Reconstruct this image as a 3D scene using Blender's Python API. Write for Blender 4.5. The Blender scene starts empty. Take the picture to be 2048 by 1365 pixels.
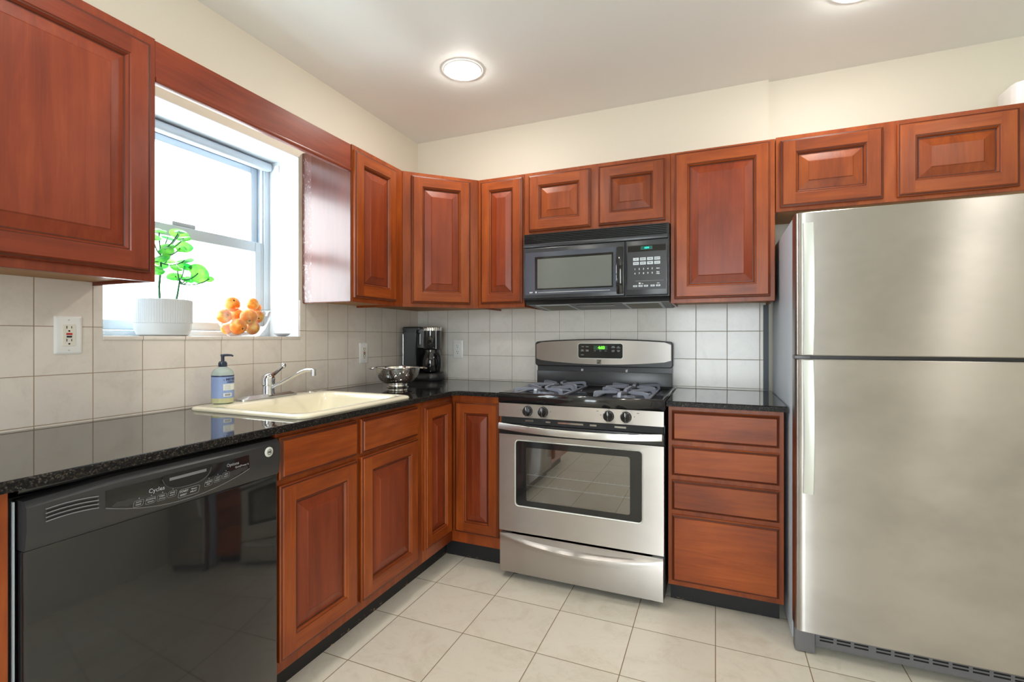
import bpy, bmesh, math, random
from mathutils import Vector, Matrix
random.seed(7)
PI = math.pi
SC = bpy.context.scene

# ------------------------------------------------------------------ camera
cd = bpy.data.cameras.new('camera')
cam = bpy.data.objects.new('camera', cd)
SC.collection.objects.link(cam)
cd.sensor_width = 36.0
cd.lens = 978.985 / 2048 * 36.0
cd.shift_x = (1024 - 1012.8) / 2048
cd.shift_y = -(682.5 - 676.15) / 2048
cd.clip_start = 0.02
cam.location = (1.8586, -2.8197, 1.1536)
cam.rotation_euler = (PI / 2, 0, math.radians(23.1251))
SC.camera = cam

# ------------------------------------------------------------------ world and exposure
W = bpy.data.worlds.new('sky')
SC.world = W
W.use_nodes = True
bg = W.node_tree.nodes['Background']
bg.inputs[0].default_value = (0.90, 0.95, 1.0, 1)
bg.inputs[1].default_value = 9.0
SC.view_settings.view_transform = 'Standard'
SC.view_settings.look = 'None'
SC.view_settings.gamma = 1.0
SC.view_settings.use_curve_mapping = False
SC.view_settings.exposure = 0.50
LAMP = 100.0            # radiance of each ceiling lamp lens
try:
    SC.cycles.max_bounces = 10
    SC.cycles.diffuse_bounces = 5
    SC.cycles.glossy_bounces = 5
    SC.cycles.transparent_max_bounces = 16
    SC.cycles.sample_clamp_indirect = 8.0
    SC.cycles.caustics_reflective = False
    SC.cycles.caustics_refractive = False
    SC.cycles.use_denoising = True
except Exception:
    pass


def portal(name, loc, rot, sx, sy):
    l = bpy.data.lights.new(name, 'AREA')
    l.shape = 'RECTANGLE'
    l.size, l.size_y = sx, sy
    l.cycles.is_portal = True
    o = bpy.data.objects.new(name, l)
    SC.collection.objects.link(o)
    o.location = loc
    o.rotation_euler = rot
    return o


portal('window_portal', (-0.262, -1.4455, 1.60), (0, -PI / 2, 0), 0.86, 0.82)
portal('rear_fill_portal', (1.875, -4.86, 1.225), (PI / 2, 0, 0), 1.25, 1.95)

# ------------------------------------------------------------------ materials
MATS = {}


def srgb(r, g, b):
    def f(c):
        c /= 255.0
        return c / 12.92 if c <= 0.04045 else ((c + 0.055) / 1.055) ** 2.4
    return (f(r), f(g), f(b), 1)


class NT:
    """small node tree writer"""
    def __init__(self, name):
        self.m = bpy.data.materials.new(name)
        self.m.use_nodes = True
        self.t = self.m.node_tree
        self.b = self.t.nodes['Principled BSDF']
        self.out = self.t.nodes['Material Output']
        MATS[name] = self.m

    def n(self, typ, **kw):
        x = self.t.nodes.new(typ)
        for k, v in kw.items():
            setattr(x, k, v)
        return x

    def l(self, a, b):
        self.t.links.new(a, b)

    def math(self, op, a, b=None, c=None):
        x = self.n('ShaderNodeMath', operation=op)
        for i, v in enumerate((a, b, c)):
            if v is None:
                continue
            if isinstance(v, (int, float)):
                x.inputs[i].default_value = v
            else:
                self.l(v, x.inputs[i])
        return x.outputs[0]

    def pos(self):
        return self.n('ShaderNodeNewGeometry').outputs['Position']

    def scaled(self, vec, s, loc=(0, 0, 0)):
        mp = self.n('ShaderNodeMapping')
        mp.inputs['Scale'].default_value = s
        mp.inputs['Location'].default_value = loc
        self.l(vec, mp.inputs['Vector'])
        return mp.outputs[0]

    def noise(self, vec, scale, detail=4, rough=0.55, dist=0.0):
        x = self.n('ShaderNodeTexNoise')
        x.inputs['Scale'].default_value = scale
        x.inputs['Detail'].default_value = detail
        x.inputs['Roughness'].default_value = rough
        x.inputs['Distortion'].default_value = dist
        self.l(vec, x.inputs['Vector'])
        return x.outputs['Fac']

    def ramp(self, fac, stops):
        x = self.n('ShaderNodeValToRGB')
        cr = x.color_ramp
        while len(cr.elements) < len(stops):
            cr.elements.new(0.5)
        for e, (p, c) in zip(cr.elements, stops):
            e.position = p
            e.color = c if len(c) == 4 else (*c, 1)
        self.l(fac, x.inputs['Fac'])
        return x.outputs['Color']

    def mix(self, fac, a, b, mode='MIX'):
        x = self.n('ShaderNodeMix', data_type='RGBA', blend_type=mode)
        for sock, v in ((x.inputs[0], fac), (x.inputs[6], a), (x.inputs[7], b)):
            if isinstance(v, (int, float)):
                sock.default_value = v
            elif isinstance(v, tuple):
                sock.default_value = v
            else:
                self.l(v, sock)
        return x.outputs[2]

    def bump(self, h, strength=0.2, dist=0.002):
        x = self.n('ShaderNodeBump')
        x.inputs['Strength'].default_value = strength
        x.inputs['Distance'].default_value = dist
        self.l(h, x.inputs['Height'])
        self.l(x.outputs[0], self.b.inputs['Normal'])

    def set(self, **kw):
        for k, v in kw.items():
            s = self.b.inputs[k.replace('_', ' ')]
            if hasattr(v, 'is_linked') or hasattr(v, 'links'):
                self.l(v, s)
            else:
                s.default_value = v
        return self


def plain(name, col, rough=0.5, metal=0.0, coat=0.0, **kw):
    nt = NT(name)
    nt.set(Base_Color=col, Roughness=rough, Metallic=metal)
    nt.b.inputs['Coat Weight'].default_value = coat
    nt.b.inputs['Coat Roughness'].default_value = 0.05
    nt.set(**kw)
    return nt.m


def glow(name, col, strength):
    nt = NT(name)
    nt.set(Base_Color=(0, 0, 0, 1), Roughness=0.4)
    nt.b.inputs['Emission Color'].default_value = col
    nt.b.inputs['Emission Strength'].default_value = strength
    return nt.m


def wood(name, axis, dark, mid, light, rough=0.36, coat=0.16, scuff=False):
    nt = NT(name)
    p = nt.pos()
    oi = nt.n('ShaderNodeObjectInfo')
    off = nt.n('ShaderNodeVectorMath', operation='SCALE')
    off.inputs[0].default_value = (3.1, 5.7, 9.3)
    nt.l(oi.outputs['Random'], off.inputs['Scale'])
    ad = nt.n('ShaderNodeVectorMath', operation='ADD')
    nt.l(p, ad.inputs[0])
    nt.l(off.outputs[0], ad.inputs[1])
    v = ad.outputs[0]
    sc = (9, 9, 0.9) if axis == 'v' else (1.0, 1.0, 12)
    g1 = nt.noise(nt.scaled(v, sc), 2.2, 5, 0.6, 0.9)
    fine = nt.noise(nt.scaled(v, (60, 60, 2.5) if axis == 'v' else (2.5, 2.5, 70)), 3.0, 3, 0.6)
    blot = nt.noise(nt.scaled(v, (3, 3, 1.6) if axis == 'v' else (1.6, 1.6, 4)), 1.6, 3, 0.55, 0.4)
    f = nt.math('ADD', nt.math('MULTIPLY', g1, 0.5), nt.math('MULTIPLY', blot, 0.5))
    f = nt.math('ADD', f, nt.math('MULTIPLY', nt.math('SUBTRACT', fine, 0.5), 0.16))
    col = nt.ramp(f, [(0.28, dark), (0.5, mid), (0.72, light)])
    hs = nt.n('ShaderNodeHueSaturation')
    hs.inputs['Hue'].default_value = 0.5
    nt.l(nt.math('ADD', nt.math('MULTIPLY', oi.outputs['Random'], 0.2), 0.92), hs.inputs['Value'])
    nt.l(col, hs.inputs['Color'])
    col = hs.outputs[0]
    nt.set(Base_Color=col, Roughness=rough)
    nt.b.inputs['Coat Weight'].default_value = coat
    nt.b.inputs['Coat Roughness'].default_value = 0.2 if scuff else 0.26
    nt.b.inputs['Specular IOR Level'].default_value = 0.3
    if scuff:   # strip of dried adhesive along the wall edge of the panel
        sx = nt.n('ShaderNodeSeparateXYZ')
        nt.l(p, sx.inputs[0])
        strip = nt.math('LESS_THAN', sx.outputs[0], 0.062)
        strip = nt.math('MULTIPLY', strip, nt.math('GREATER_THAN', sx.outputs[0], 0.006))
        ns = nt.noise(nt.scaled(p, (40, 40, 22)), 2.0, 6, 0.7, 1.2)
        ns = nt.math('GREATER_THAN', ns, 0.58)
        m = nt.math('MULTIPLY', strip, ns)
        nt.set(Base_Color=nt.mix(nt.math('MULTIPLY', m, 0.45), col, srgb(205, 190, 190)))
        nt.set(Roughness=nt.math('ADD', nt.math('MULTIPLY', strip, 0.2), rough))
    nt.bump(fine, 0.05, 0.001)
    return nt.m


WD, WM, WL = srgb(98, 40, 13), srgb(135, 61, 20), srgb(165, 84, 30)
wood('wood_v', 'v', WD, WM, WL)
wood('wood_h', 'h', WD, WM, WL)
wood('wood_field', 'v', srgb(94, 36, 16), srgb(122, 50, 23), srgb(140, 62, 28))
for _n, _a in (('wood_flare_v', 'v'), ('wood_flare_h', 'h')):
    wood(_n, _a, srgb(92, 34, 18), srgb(122, 50, 27), srgb(144, 66, 36))  # same wood reddened: window flare put into the colour
wood('wood_groove', 'v', srgb(66, 26, 12), srgb(80, 32, 14), srgb(94, 40, 18))  # darker in the grooves: glaze tone with crease shade put into the colour
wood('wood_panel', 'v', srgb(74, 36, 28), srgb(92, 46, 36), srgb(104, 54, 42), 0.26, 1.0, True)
wood('wood_pale', 'h', srgb(150, 104, 62), srgb(176, 128, 80), srgb(190, 146, 98), 0.55, 0.0)

plain('wall_paint', srgb(224, 218, 203), 0.55)
plain('ceiling_paint', srgb(238, 242, 240), 0.6)
plain('white_paint', srgb(222, 230, 236), 0.45)
plain('vinyl', srgb(196, 208, 218), 0.35)
plain('grey_vinyl', srgb(170, 178, 186), 0.4)
plain('white_plastic', srgb(236, 236, 234), 0.3)
plain('ivory_plastic', srgb(228, 224, 212), 0.3)
plain('black_gloss', (0.010, 0.010, 0.011, 1), 0.07, 0, 0.3)
plain('black_satin', (0.018, 0.018, 0.020, 1), 0.32)
plain('charcoal', (0.030, 0.032, 0.037, 1), 0.28)
plain('black_matte', (0.010, 0.010, 0.011, 1), 0.6)
plain('dark_slot', (0.004, 0.004, 0.004, 1), 0.8)
plain('grey_plastic', srgb(112, 112, 116), 0.45)
plain('chrome', (0.66, 0.67, 0.69, 1), 0.08, 1.0)
plain('plate_steel', (0.62, 0.63, 0.65, 1), 0.28, 1.0)
plain('panel_dark', (0.026, 0.026, 0.028, 1), 0.40)
plain('polished_steel', (0.70, 0.68, 0.65, 1), 0.10, 1.0)
plain('iron_grate', srgb(140, 144, 158), 0.38, 0.25)
plain('enamel', (0.012, 0.012, 0.013, 1), 0.12, 0, 0.4)
plain('print_white', srgb(225, 225, 228), 0.5)
plain('print_grey', srgb(150, 152, 156), 0.5)
plain('button_grey', srgb(196, 204, 210), 0.45)
plain('sink_enamel', srgb(236, 228, 204), 0.12, 0, 0.5)
plain('pot_white', srgb(204, 210, 214), 0.5)
plain('soil', srgb(60, 48, 38), 0.9)
plain('stem_green', srgb(30, 104, 66), 0.5)
plain('red_plastic', srgb(190, 40, 40), 0.35)
plain('rust_plastic', srgb(150, 60, 30), 0.4)
plain('label_blue', srgb(140, 160, 205), 0.45)
plain('label_navy', srgb(46, 56, 92), 0.45)
plain('label_cream', srgb(226, 230, 226), 0.45)
plain('pump_navy', srgb(40, 46, 66), 0.3)
plain('filter_grey', srgb(120, 116, 100), 0.5, 0.4)
plain('oven_inside', srgb(120, 108, 96), 0.5)
plain('oven_dark', (0.012, 0.012, 0.013, 1), 0.08, 0, 0.3)
plain('window_grey', srgb(104, 108, 104), 0.16, 0, 0.6)
plain('glass_grey', srgb(74, 80, 92), 0.08, 0, 0.8)


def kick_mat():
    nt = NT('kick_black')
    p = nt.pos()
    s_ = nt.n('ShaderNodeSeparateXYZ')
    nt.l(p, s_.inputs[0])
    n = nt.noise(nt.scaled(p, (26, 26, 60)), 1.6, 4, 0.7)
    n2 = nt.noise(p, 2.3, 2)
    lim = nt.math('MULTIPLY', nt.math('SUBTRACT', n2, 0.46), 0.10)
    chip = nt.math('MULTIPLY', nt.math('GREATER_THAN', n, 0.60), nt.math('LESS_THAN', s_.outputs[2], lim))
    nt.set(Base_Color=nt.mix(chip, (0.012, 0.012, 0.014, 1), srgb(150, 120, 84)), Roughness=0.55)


kick_mat()
plain('tan_wood', srgb(178, 132, 84), 0.6)
plain('gap_shade_grey', srgb(74, 82, 88), 0.5)
plain('caulk', srgb(70, 66, 60), 0.7)
glow('lamp_lens', (1.0, 0.955, 0.88, 1), LAMP)
glow('led_green', (0.15, 1.0, 0.03, 1), 1.6)
glow('led_teal', (0.0, 0.85, 0.62, 1), 1.3)
plain('lcd_green', srgb(52, 84, 62), 0.2)
plain('lcd_teal', srgb(6, 84, 72), 0.2)


def steel(name, col, r0, smudge, T=(0, 0, 1)):
    nt = NT(name)
    p = nt.pos()
    brush = nt.noise(nt.scaled(p, (2, 2, 900)), 1.0, 2, 0.5)
    sm = nt.noise(nt.scaled(p, (1.6, 1.6, 2.4)), 1.3, 4, 0.6, 0.1)
    c = nt.ramp(sm, [(0.3, tuple(x * (1 - smudge) for x in col[:3])), (0.6, col)])
    nt.set(Base_Color=c, Metallic=1.0)
    nt.set(Roughness=nt.math('ADD', nt.math('MULTIPLY', brush, 0.06), nt.math('ADD', nt.math('MULTIPLY', sm, 0.06), r0)))
    nt.b.inputs['Anisotropic'].default_value = 0.97
    v = nt.n('ShaderNodeCombineXYZ')
    for i in range(3):
        v.inputs[i].default_value = T[i]
    nt.l(v.outputs[0], nt.b.inputs['Tangent'])
    return nt.m


steel('steel', (0.635, 0.60, 0.57), 0.35, 0.12)
steel('fridge_steel', (0.535, 0.505, 0.475), 0.33, 0.22)
steel('steel_handle', (0.74, 0.73, 0.71), 0.26, 0.03)
plain('handle_silver', srgb(218, 222, 216), 0.34, 0.35)
plain('fridge_side', srgb(184, 194, 206), 0.38)


def tile_mat(name, ua, va, pu, pv, ou, ov, grout, base, dark, groutcol, rough, veins, bumpy):
    nt = NT(name)
    p = nt.pos()
    s = nt.n('ShaderNodeSeparateXYZ')
    nt.l(p, s.inputs[0])
    ax = {'x': 0, 'y': 1, 'z': 2}

    def cell(a, pitch, o):
        t = nt.math('DIVIDE', nt.math('SUBTRACT', s.outputs[ax[a]], o), pitch)
        fr = nt.math('FRACT', t)
        d = nt.math('MINIMUM', fr, nt.math('SUBTRACT', 1.0, fr))
        return nt.math('FLOOR', t), nt.math('MULTIPLY', d, pitch)
    iu, du = cell(ua, pu, ou)
    iv, dv = cell(va, pv, ov)
    d = nt.math('MINIMUM', du, dv)
    g = nt.math('LESS_THAN', d, grout)
    cid = nt.n('ShaderNodeCombineXYZ')
    nt.l(iu, cid.inputs[0])
    nt.l(iv, cid.inputs[1])
    wn = nt.n('ShaderNodeTexWhiteNoise', noise_dimensions='2D')
    nt.l(cid.outputs[0], wn.inputs['Vector'])
    ad = nt.n('ShaderNodeVectorMath', operation='MULTIPLY_ADD')
    nt.l(wn.outputs['Color'], ad.inputs[0])
    ad.inputs[1].default_value = (4, 4, 4)
    nt.l(p, ad.inputs[2])
    n1 = nt.noise(ad.outputs[0], veins, 6, 0.65, 1.4)
    n2 = nt.noise(ad.outputs[0], veins * 5, 5, 0.7, 2.0)
    f = nt.math('ADD', nt.math('MULTIPLY', n1, 0.7), nt.math('MULTIPLY', n2, 0.3))
    c = nt.ramp(f, [(0.36, dark), (0.5, base), (0.75, tuple(min(1, x * 1.05) for x in base[:3]))])
    fleck = nt.math('LESS_THAN', nt.noise(ad.outputs[0], veins * 6, 6, 0.75, 3.0), 0.30)
    c = nt.mix(nt.math('MULTIPLY', fleck, 0.30), c, tuple(x * 0.55 for x in dark[:3]) + (1,))
    val = nt.n('ShaderNodeHueSaturation')
    nt.l(nt.math('ADD', nt.math('MULTIPLY', wn.outputs['Value'], 0.06), 0.96), val.inputs['Value'])
    nt.l(c, val.inputs['Color'])
    c = nt.mix(g, val.outputs[0], groutcol)
    nt.set(Base_Color=c)
    nt.set(Roughness=nt.math('ADD', nt.math('MULTIPLY', g, 0.5), nt.math('ADD', rough, nt.math('MULTIPLY', n1, 0.08))))
    sm = nt.n('ShaderNodeMapRange')
    sm.inputs['From Max'].default_value = grout * 2.2
    nt.l(d, sm.inputs['Value'])
    h = nt.math('ADD', sm.outputs[0], nt.math('MULTIPLY', n1, bumpy))
    nt.bump(h, 0.35, 0.0015)
    return nt.m


tile_mat('floor_tile', 'x', 'y', 0.3024, 0.3024, 0.649, -0.827, 0.0016,
         srgb(228, 221, 206), srgb(217, 208, 190), srgb(136, 116, 90), 0.26, 6.0, 0.06)
tile_mat('tile_left', 'y', 'z', 0.1493, 0.1485, -0.246, 0.8915, 0.0011,
         srgb(224, 215, 206), srgb(216, 207, 197), srgb(150, 128, 104), 0.13, 6.0, 0.35)
tile_mat('tile_back', 'x', 'z', 0.1525, 0.1485, 0.085, 0.8915, 0.0011,
         srgb(222, 218, 212), srgb(215, 210, 203), srgb(140, 128, 112), 0.13, 6.0, 0.35)


def granite(name, rough):
    nt = NT(name)
    p = nt.pos()
    vo = nt.n('ShaderNodeTexVoronoi')
    vo.inputs['Scale'].default_value = 330
    nt.l(p, vo.inputs['Vector'])
    s = nt.n('ShaderNodeSeparateColor')
    nt.l(vo.outputs['Color'], s.inputs[0])
    c = nt.ramp(s.outputs[0], [(0.0, (0.006, 0.006, 0.007)), (0.55, (0.012, 0.012, 0.013)),
                               (0.70, (0.024, 0.020, 0.016)), (0.86, (0.046, 0.036, 0.026)), (0.985, (0.10, 0.088, 0.072))])
    n = nt.noise(p, 60, 4, 0.6)
    c = nt.mix(nt.math('MULTIPLY', n, 0.7), c, (0.008, 0.008, 0.009, 1))
    nt.set(Base_Color=c, Roughness=rough)
    nt.b.inputs['IOR'].default_value = 2.0 if rough < .1 else 1.3
    if rough > .1:
        nt.b.inputs['Specular IOR Level'].default_value = 0.25


granite('granite', 0.045)
granite('granite_edge', 0.32)


def glass(name, tint, f0, rough=0.0, haze=None):
    """thin clear pane: mostly see-through with a mirror share that grows at grazing angles"""
    nt = NT(name)
    t = nt.n('ShaderNodeBsdfTransparent')
    t.inputs[0].default_value = tint
    g = nt.n('ShaderNodeBsdfGlossy')
    g.inputs['Roughness'].default_value = rough
    fr = nt.n('ShaderNodeLayerWeight')
    fr.inputs['Blend'].default_value = 0.35
    f = nt.math('ADD', nt.math('MULTIPLY', nt.math('POWER', fr.outputs['Facing'], 3.0), 0.6), f0)
    m = nt.n('ShaderNodeMixShader')
    nt.l(f, m.inputs[0])
    nt.l(t.outputs[0], m.inputs[1])
    nt.l(g.outputs[0], m.inputs[2])
    nt.l(m.outputs[0], nt.out.inputs[0])
    return nt.m


glass('pane_glass', (0.97, 0.985, 0.98, 1), 0.04)
glass('bowl_glass', (0.96, 0.975, 0.975, 1), 0.06)
glass('oven_glass', (0.80, 0.78, 0.75, 1), 0.22)


def translucent(name, col, amt, rough=0.4):
    nt = NT(name)
    nt.set(Base_Color=col, Roughness=rough)
    tr = nt.n('ShaderNodeBsdfTranslucent')
    tr.inputs[0].default_value = col
    m = nt.n('ShaderNodeMixShader')
    m.inputs[0].default_value = amt
    nt.l(nt.b.outputs[0], m.inputs[1])
    nt.l(tr.outputs[0], m.inputs[2])
    nt.l(m.outputs[0], nt.out.inputs[0])
    return nt


def leaf_mat():
    nt = translucent('leaf_green', srgb(70, 190, 60), 0.5, 0.35)
    n = nt.noise(nt.pos(), 18, 3)
    c = nt.ramp(n, [(0.35, srgb(28, 140, 52)), (0.65, srgb(120, 205, 70))])
    nt.l(c, nt.b.inputs['Base Color'])
    for x in nt.t.nodes:
        if x.type == 'BSDF_TRANSLUCENT':
            nt.l(c, x.inputs[0])


leaf_mat()
translucent('bottle_plastic', srgb(214, 226, 220), 0.5, 0.2)
translucent('soap_liquid', srgb(222, 220, 176), 0.4, 0.2)


def orange_mat():
    nt = NT('orange_peel')
    tc = nt.n('ShaderNodeTexCoord').outputs['Object']
    oi = nt.n('ShaderNodeObjectInfo')
    ad = nt.n('ShaderNodeVectorMath', operation='MULTIPLY_ADD')
    cb = nt.n('ShaderNodeCombineXYZ')
    for i in range(3):
        nt.l(oi.outputs['Random'], cb.inputs[i])
    nt.l(cb.outputs[0], ad.inputs[0])
    ad.inputs[1].default_value = (9, 5, 3)
    nt.l(tc, ad.inputs[2])
    n = nt.noise(ad.outputs[0], 1.1, 2)
    c = nt.ramp(n, [(0.35, srgb(228, 118, 22)), (0.5, srgb(240, 150, 44)), (0.68, srgb(246, 196, 110))])
    nt.set(Base_Color=c, Roughness=0.38)
    nt.b.inputs['Subsurface Weight'].default_value = 0.15
    nt.b.inputs['Subsurface Radius'].default_value = (0.02, 0.008, 0.003)
    nt.bump(nt.noise(tc, 26, 2), 0.10, 0.0006)


orange_mat()


def colander_mat():
    nt = NT('perforated_steel')
    nt.set(Base_Color=(0.70, 0.68, 0.65, 1), Metallic=1.0, Roughness=0.12)
    tc = nt.n('ShaderNodeTexCoord').outputs['Object']
    s = nt.n('ShaderNodeSeparateXYZ')
    nt.l(tc, s.inputs[0])
    ang = nt.math('ARCTAN2', s.outputs[1], s.outputs[0])
    row = nt.math('DIVIDE', s.outputs[2], 0.0085)
    iv = nt.math('FLOOR', row)
    u = nt.math('ADD', nt.math('MULTIPLY', ang, 52 / (2 * PI)), nt.math('MULTIPLY', iv, 0.5))
    du = nt.math('SUBTRACT', nt.math('FRACT', u), 0.5)
    dv = nt.math('SUBTRACT', nt.math('FRACT', row), 0.5)
    d = nt.math('SQRT', nt.math('ADD', nt.math('MULTIPLY', du, du), nt.math('MULTIPLY', dv, dv)))
    hole = nt.math('LESS_THAN', d, 0.2)
    band = nt.math('MULTIPLY', nt.math('GREATER_THAN', s.outputs[2], 0.026), nt.math('LESS_THAN', s.outputs[2], 0.085))
    petal = nt.math('GREATER_THAN', nt.math('SINE', nt.math('MULTIPLY', ang, 6)), -0.55)
    k = nt.math('MULTIPLY', nt.math('MULTIPLY', hole, band), petal)
    t = nt.n('ShaderNodeBsdfTransparent')
    m = nt.n('ShaderNodeMixShader')
    nt.l(k, m.inputs[0])
    nt.l(nt.b.outputs[0], m.inputs[1])
    nt.l(t.outputs[0], m.inputs[2])
    nt.l(m.outputs[0], nt.out.inputs[0])


colander_mat()

# ------------------------------------------------------------------ object helpers
ORI = {}


def link(o):
    SC.collection.objects.link(o)
    return o


def tag(o, label=None, cat=None, group=None, kind=None):
    if label:
        o['label'] = label
    if cat:
        o['category'] = cat
    if group:
        o['group'] = group
    if kind:
        o['kind'] = kind
    return o


def thing(name, label, cat, loc, group=None, local=False, rz=0.0):
    """an Empty at the base of a thing; local=True: its parts are modelled about its own origin"""
    o = link(bpy.data.objects.new(name, None))
    o.empty_display_size = 0.05
    o.location = loc
    o.rotation_euler = (0, 0, rz)
    ORI[o.name] = Vector((0, 0, 0)) if local else Vector(loc)
    return tag(o, label, cat, group)


def finish(bm, sharp=0.6):
    if sharp is None:
        return bm
    bmesh.ops.recalc_face_normals(bm, faces=bm.faces[:]) if getattr(bm, 'recalc', False) else None
    fl = bm.faces.layers.int.get('flat')
    for f in bm.faces:
        f.smooth = not (fl and f[fl] == 1)
    for e in bm.edges:
        if len(e.link_faces) == 2:
            if e.calc_face_angle(0) > sharp:
                e.smooth = False
    return bm


def obj(name, bm, mats, parent=None, label=None, recalc=True, sharp=0.6, origin=None):
    if recalc:
        bmesh.ops.recalc_face_normals(bm, faces=bm.faces[:])
    finish(bm, sharp)
    org = ORI[parent.name] if parent else (Vector(origin) if origin else Vector((0, 0, 0)))
    if org.length:
        bmesh.ops.translate(bm, verts=bm.verts[:], vec=-org)
    me = bpy.data.meshes.new(name)
    bm.to_mesh(me)
    bm.free()
    o = link(bpy.data.objects.new(name, me))
    for m in ([mats] if isinstance(mats, str) else mats):
        me.materials.append(MATS[m])
    if parent:
        o.parent = parent
        ORI[o.name] = org
    else:
        o.location = org
        ORI[o.name] = org
    if label:
        o['label'] = label
    return o


def struct(name, bm, mats, parent=None, **kw):
    o = obj(name, bm, mats, parent, **kw)
    if not parent:
        o['kind'] = 'structure'
    return o


def B():
    return bmesh.new()


def box(bm, x0, x1, y0, y1, z0, z1, bev=0.0, seg=2, mi=0):
    r = bmesh.ops.create_cube(bm, size=1.0)
    vs = r['verts']
    for v in vs:
        v.co = Vector(((x0 + x1) / 2 + v.co.x * (x1 - x0), (y0 + y1) / 2 + v.co.y * (y1 - y0), (z0 + z1) / 2 + v.co.z * (z1 - z0)))
    fs = list({f for v in vs for f in v.link_faces})
    for f in fs:
        f.material_index = mi
    if bev > 0:
        es = list({e for v in vs for e in v.link_edges})
        r = bmesh.ops.bevel(bm, geom=es, offset=bev, segments=seg, affect='EDGES', profile=0.5)
        new = set(r['faces'])
        for f in new:
            f.material_index = mi
        fl = bm.faces.layers.int.get('flat') or bm.faces.layers.int.new('flat')
        for f in {f for g in bm.faces if g in new for e in g.edges for f in e.link_faces} - new:
            f[fl] = 1
    return bm


def bx(*a, **k):
    return box(B(), *a, **k)


def prism(bm, pts, z0, z1, mi=0, axis='z'):
    """polygon pts (a,b) extruded; axis z: (x,y), axis y: (x,z) from y=z0..z1, axis x: (y,z)"""
    def P(a, b, c):
        return (a, b, c) if axis == 'z' else ((a, c, b) if axis == 'y' else (c, a, b))
    lo = [bm.verts.new(P(a, b, z0)) for a, b in pts]
    hi = [bm.verts.new(P(a, b, z1)) for a, b in pts]
    n = len(pts)
    fs = [bm.faces.new(lo[::-1]), bm.faces.new(hi)]
    for i in range(n):
        fs.append(bm.faces.new((lo[i], lo[(i + 1) % n], hi[(i + 1) % n], hi[i])))
    for f in fs:
        f.material_index = mi
    return bm


def rrect(x0, x1, y0, y1, r, n=5):
    out = []
    for cx, cy, a0 in ((x1 - r, y1 - r, 0), (x0 + r, y1 - r, 90), (x0 + r, y0 + r, 180), (x1 - r, y0 + r, 270)):
        for i in range(n + 1):
            a = math.radians(a0 + 90 * i / n)
            out.append((cx + r * math.cos(a), cy + r * math.sin(a)))
    return out


def loft(bm, loops, cap0=True, cap1=True, closed=True, mi=0):
    vs = [[bm.verts.new(p) for p in L] for L in loops]
    n = len(vs[0])
    for a, b in zip(vs[:-1], vs[1:]):
        for i in range(n if closed else n - 1):
            f = bm.faces.new((a[i], a[(i + 1) % n], b[(i + 1) % n], b[i]))
            f.material_index = mi
    if cap0:
        bm.faces.new(vs[0][::-1]).material_index = mi
    if cap1:
        bm.faces.new(vs[-1]).material_index = mi
    return bm


def lathe(bm, prof, c=(0, 0, 0), n=32, cap0=False, cap1=False, mi=0, ribs=0, ribamp=0.0, ribz=(9, -9), axis='z'):
    loops = []
    for r, z in prof:
        L = []
        for i in range(n):
            a = 2 * PI * i / n
            rr = r
            if ribs and ribz[0] <= z <= ribz[1]:
                rr = r + ribamp * (0.5 - 0.5 * math.cos(a * ribs))
            if axis == 'z':
                L.append((c[0] + rr * math.cos(a), c[1] + rr * math.sin(a), c[2] + z))
            elif axis == 'y':
                L.append((c[0] + rr * math.cos(a), c[1] + z, c[2] + rr * math.sin(a)))
            else:
                L.append((c[0] + z, c[1] + rr * math.cos(a), c[2] + rr * math.sin(a)))
        loops.append(L)
    return loft(bm, loops, cap0, cap1, True, mi)


def tube(bm, pts, rad, n=10, cap=True, mi=0, flat=None):
    """round tube along pts; rad a number or list; flat=(a,b) squashes the section"""
    pts = [Vector(p) for p in pts]
    loops = []
    up = Vector((0, 0, 1))
    prev = None
    for i, p in enumerate(pts):
        d = (pts[min(i + 1, len(pts) - 1)] - pts[max(i - 1, 0)]).normalized()
        if prev is None:
            a = d.cross(up)
            if a.length < 0.05:
                a = d.cross(Vector((1, 0, 0)))
            a.normalize()
        else:
            a = (prev - d * prev.dot(d)).normalized()
        prev = a
        b = a.cross(d).normalized()
        r = rad[i] if isinstance(rad, (list, tuple)) else rad
        fa, fb = flat if flat else (1, 1)
        loops.append([p + a * (r * fa * math.cos(2 * PI * k / n)) + b * (r * fb * math.sin(2 * PI * k / n)) for k in range(n)])
    return loft(bm, loops, cap, cap, True, mi)


def arc(p0, p1, p2, n=8):
    p0, p1, p2 = Vector(p0), Vector(p1), Vector(p2)
    return [(p0 * (1 - t) ** 2 + p1 * 2 * t * (1 - t) + p2 * t * t) for t in (i / n for i in range(n + 1))]


def sphere(bm, c, r, u=16, v=10, sc=(1, 1, 1), mi=0):
    res = bmesh.ops.create_uvsphere(bm, u_segments=u, v_segments=v, radius=r)
    for w in res['verts']:
        w.co = Vector((w.co.x * sc[0] + c[0], w.co.y * sc[1] + c[1], w.co.z * sc[2] + c[2]))
    for f in {f for w in res['verts'] for f in w.link_faces}:
        f.material_index = mi
    return bm


def plane_frame(O, U, N):
    O, U, N = Vector(O), Vector(U).normalized(), Vector(N).normalized()
    return lambda u, v, w: O + U * u + Vector((0, 0, 1)) * v + N * w


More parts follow.
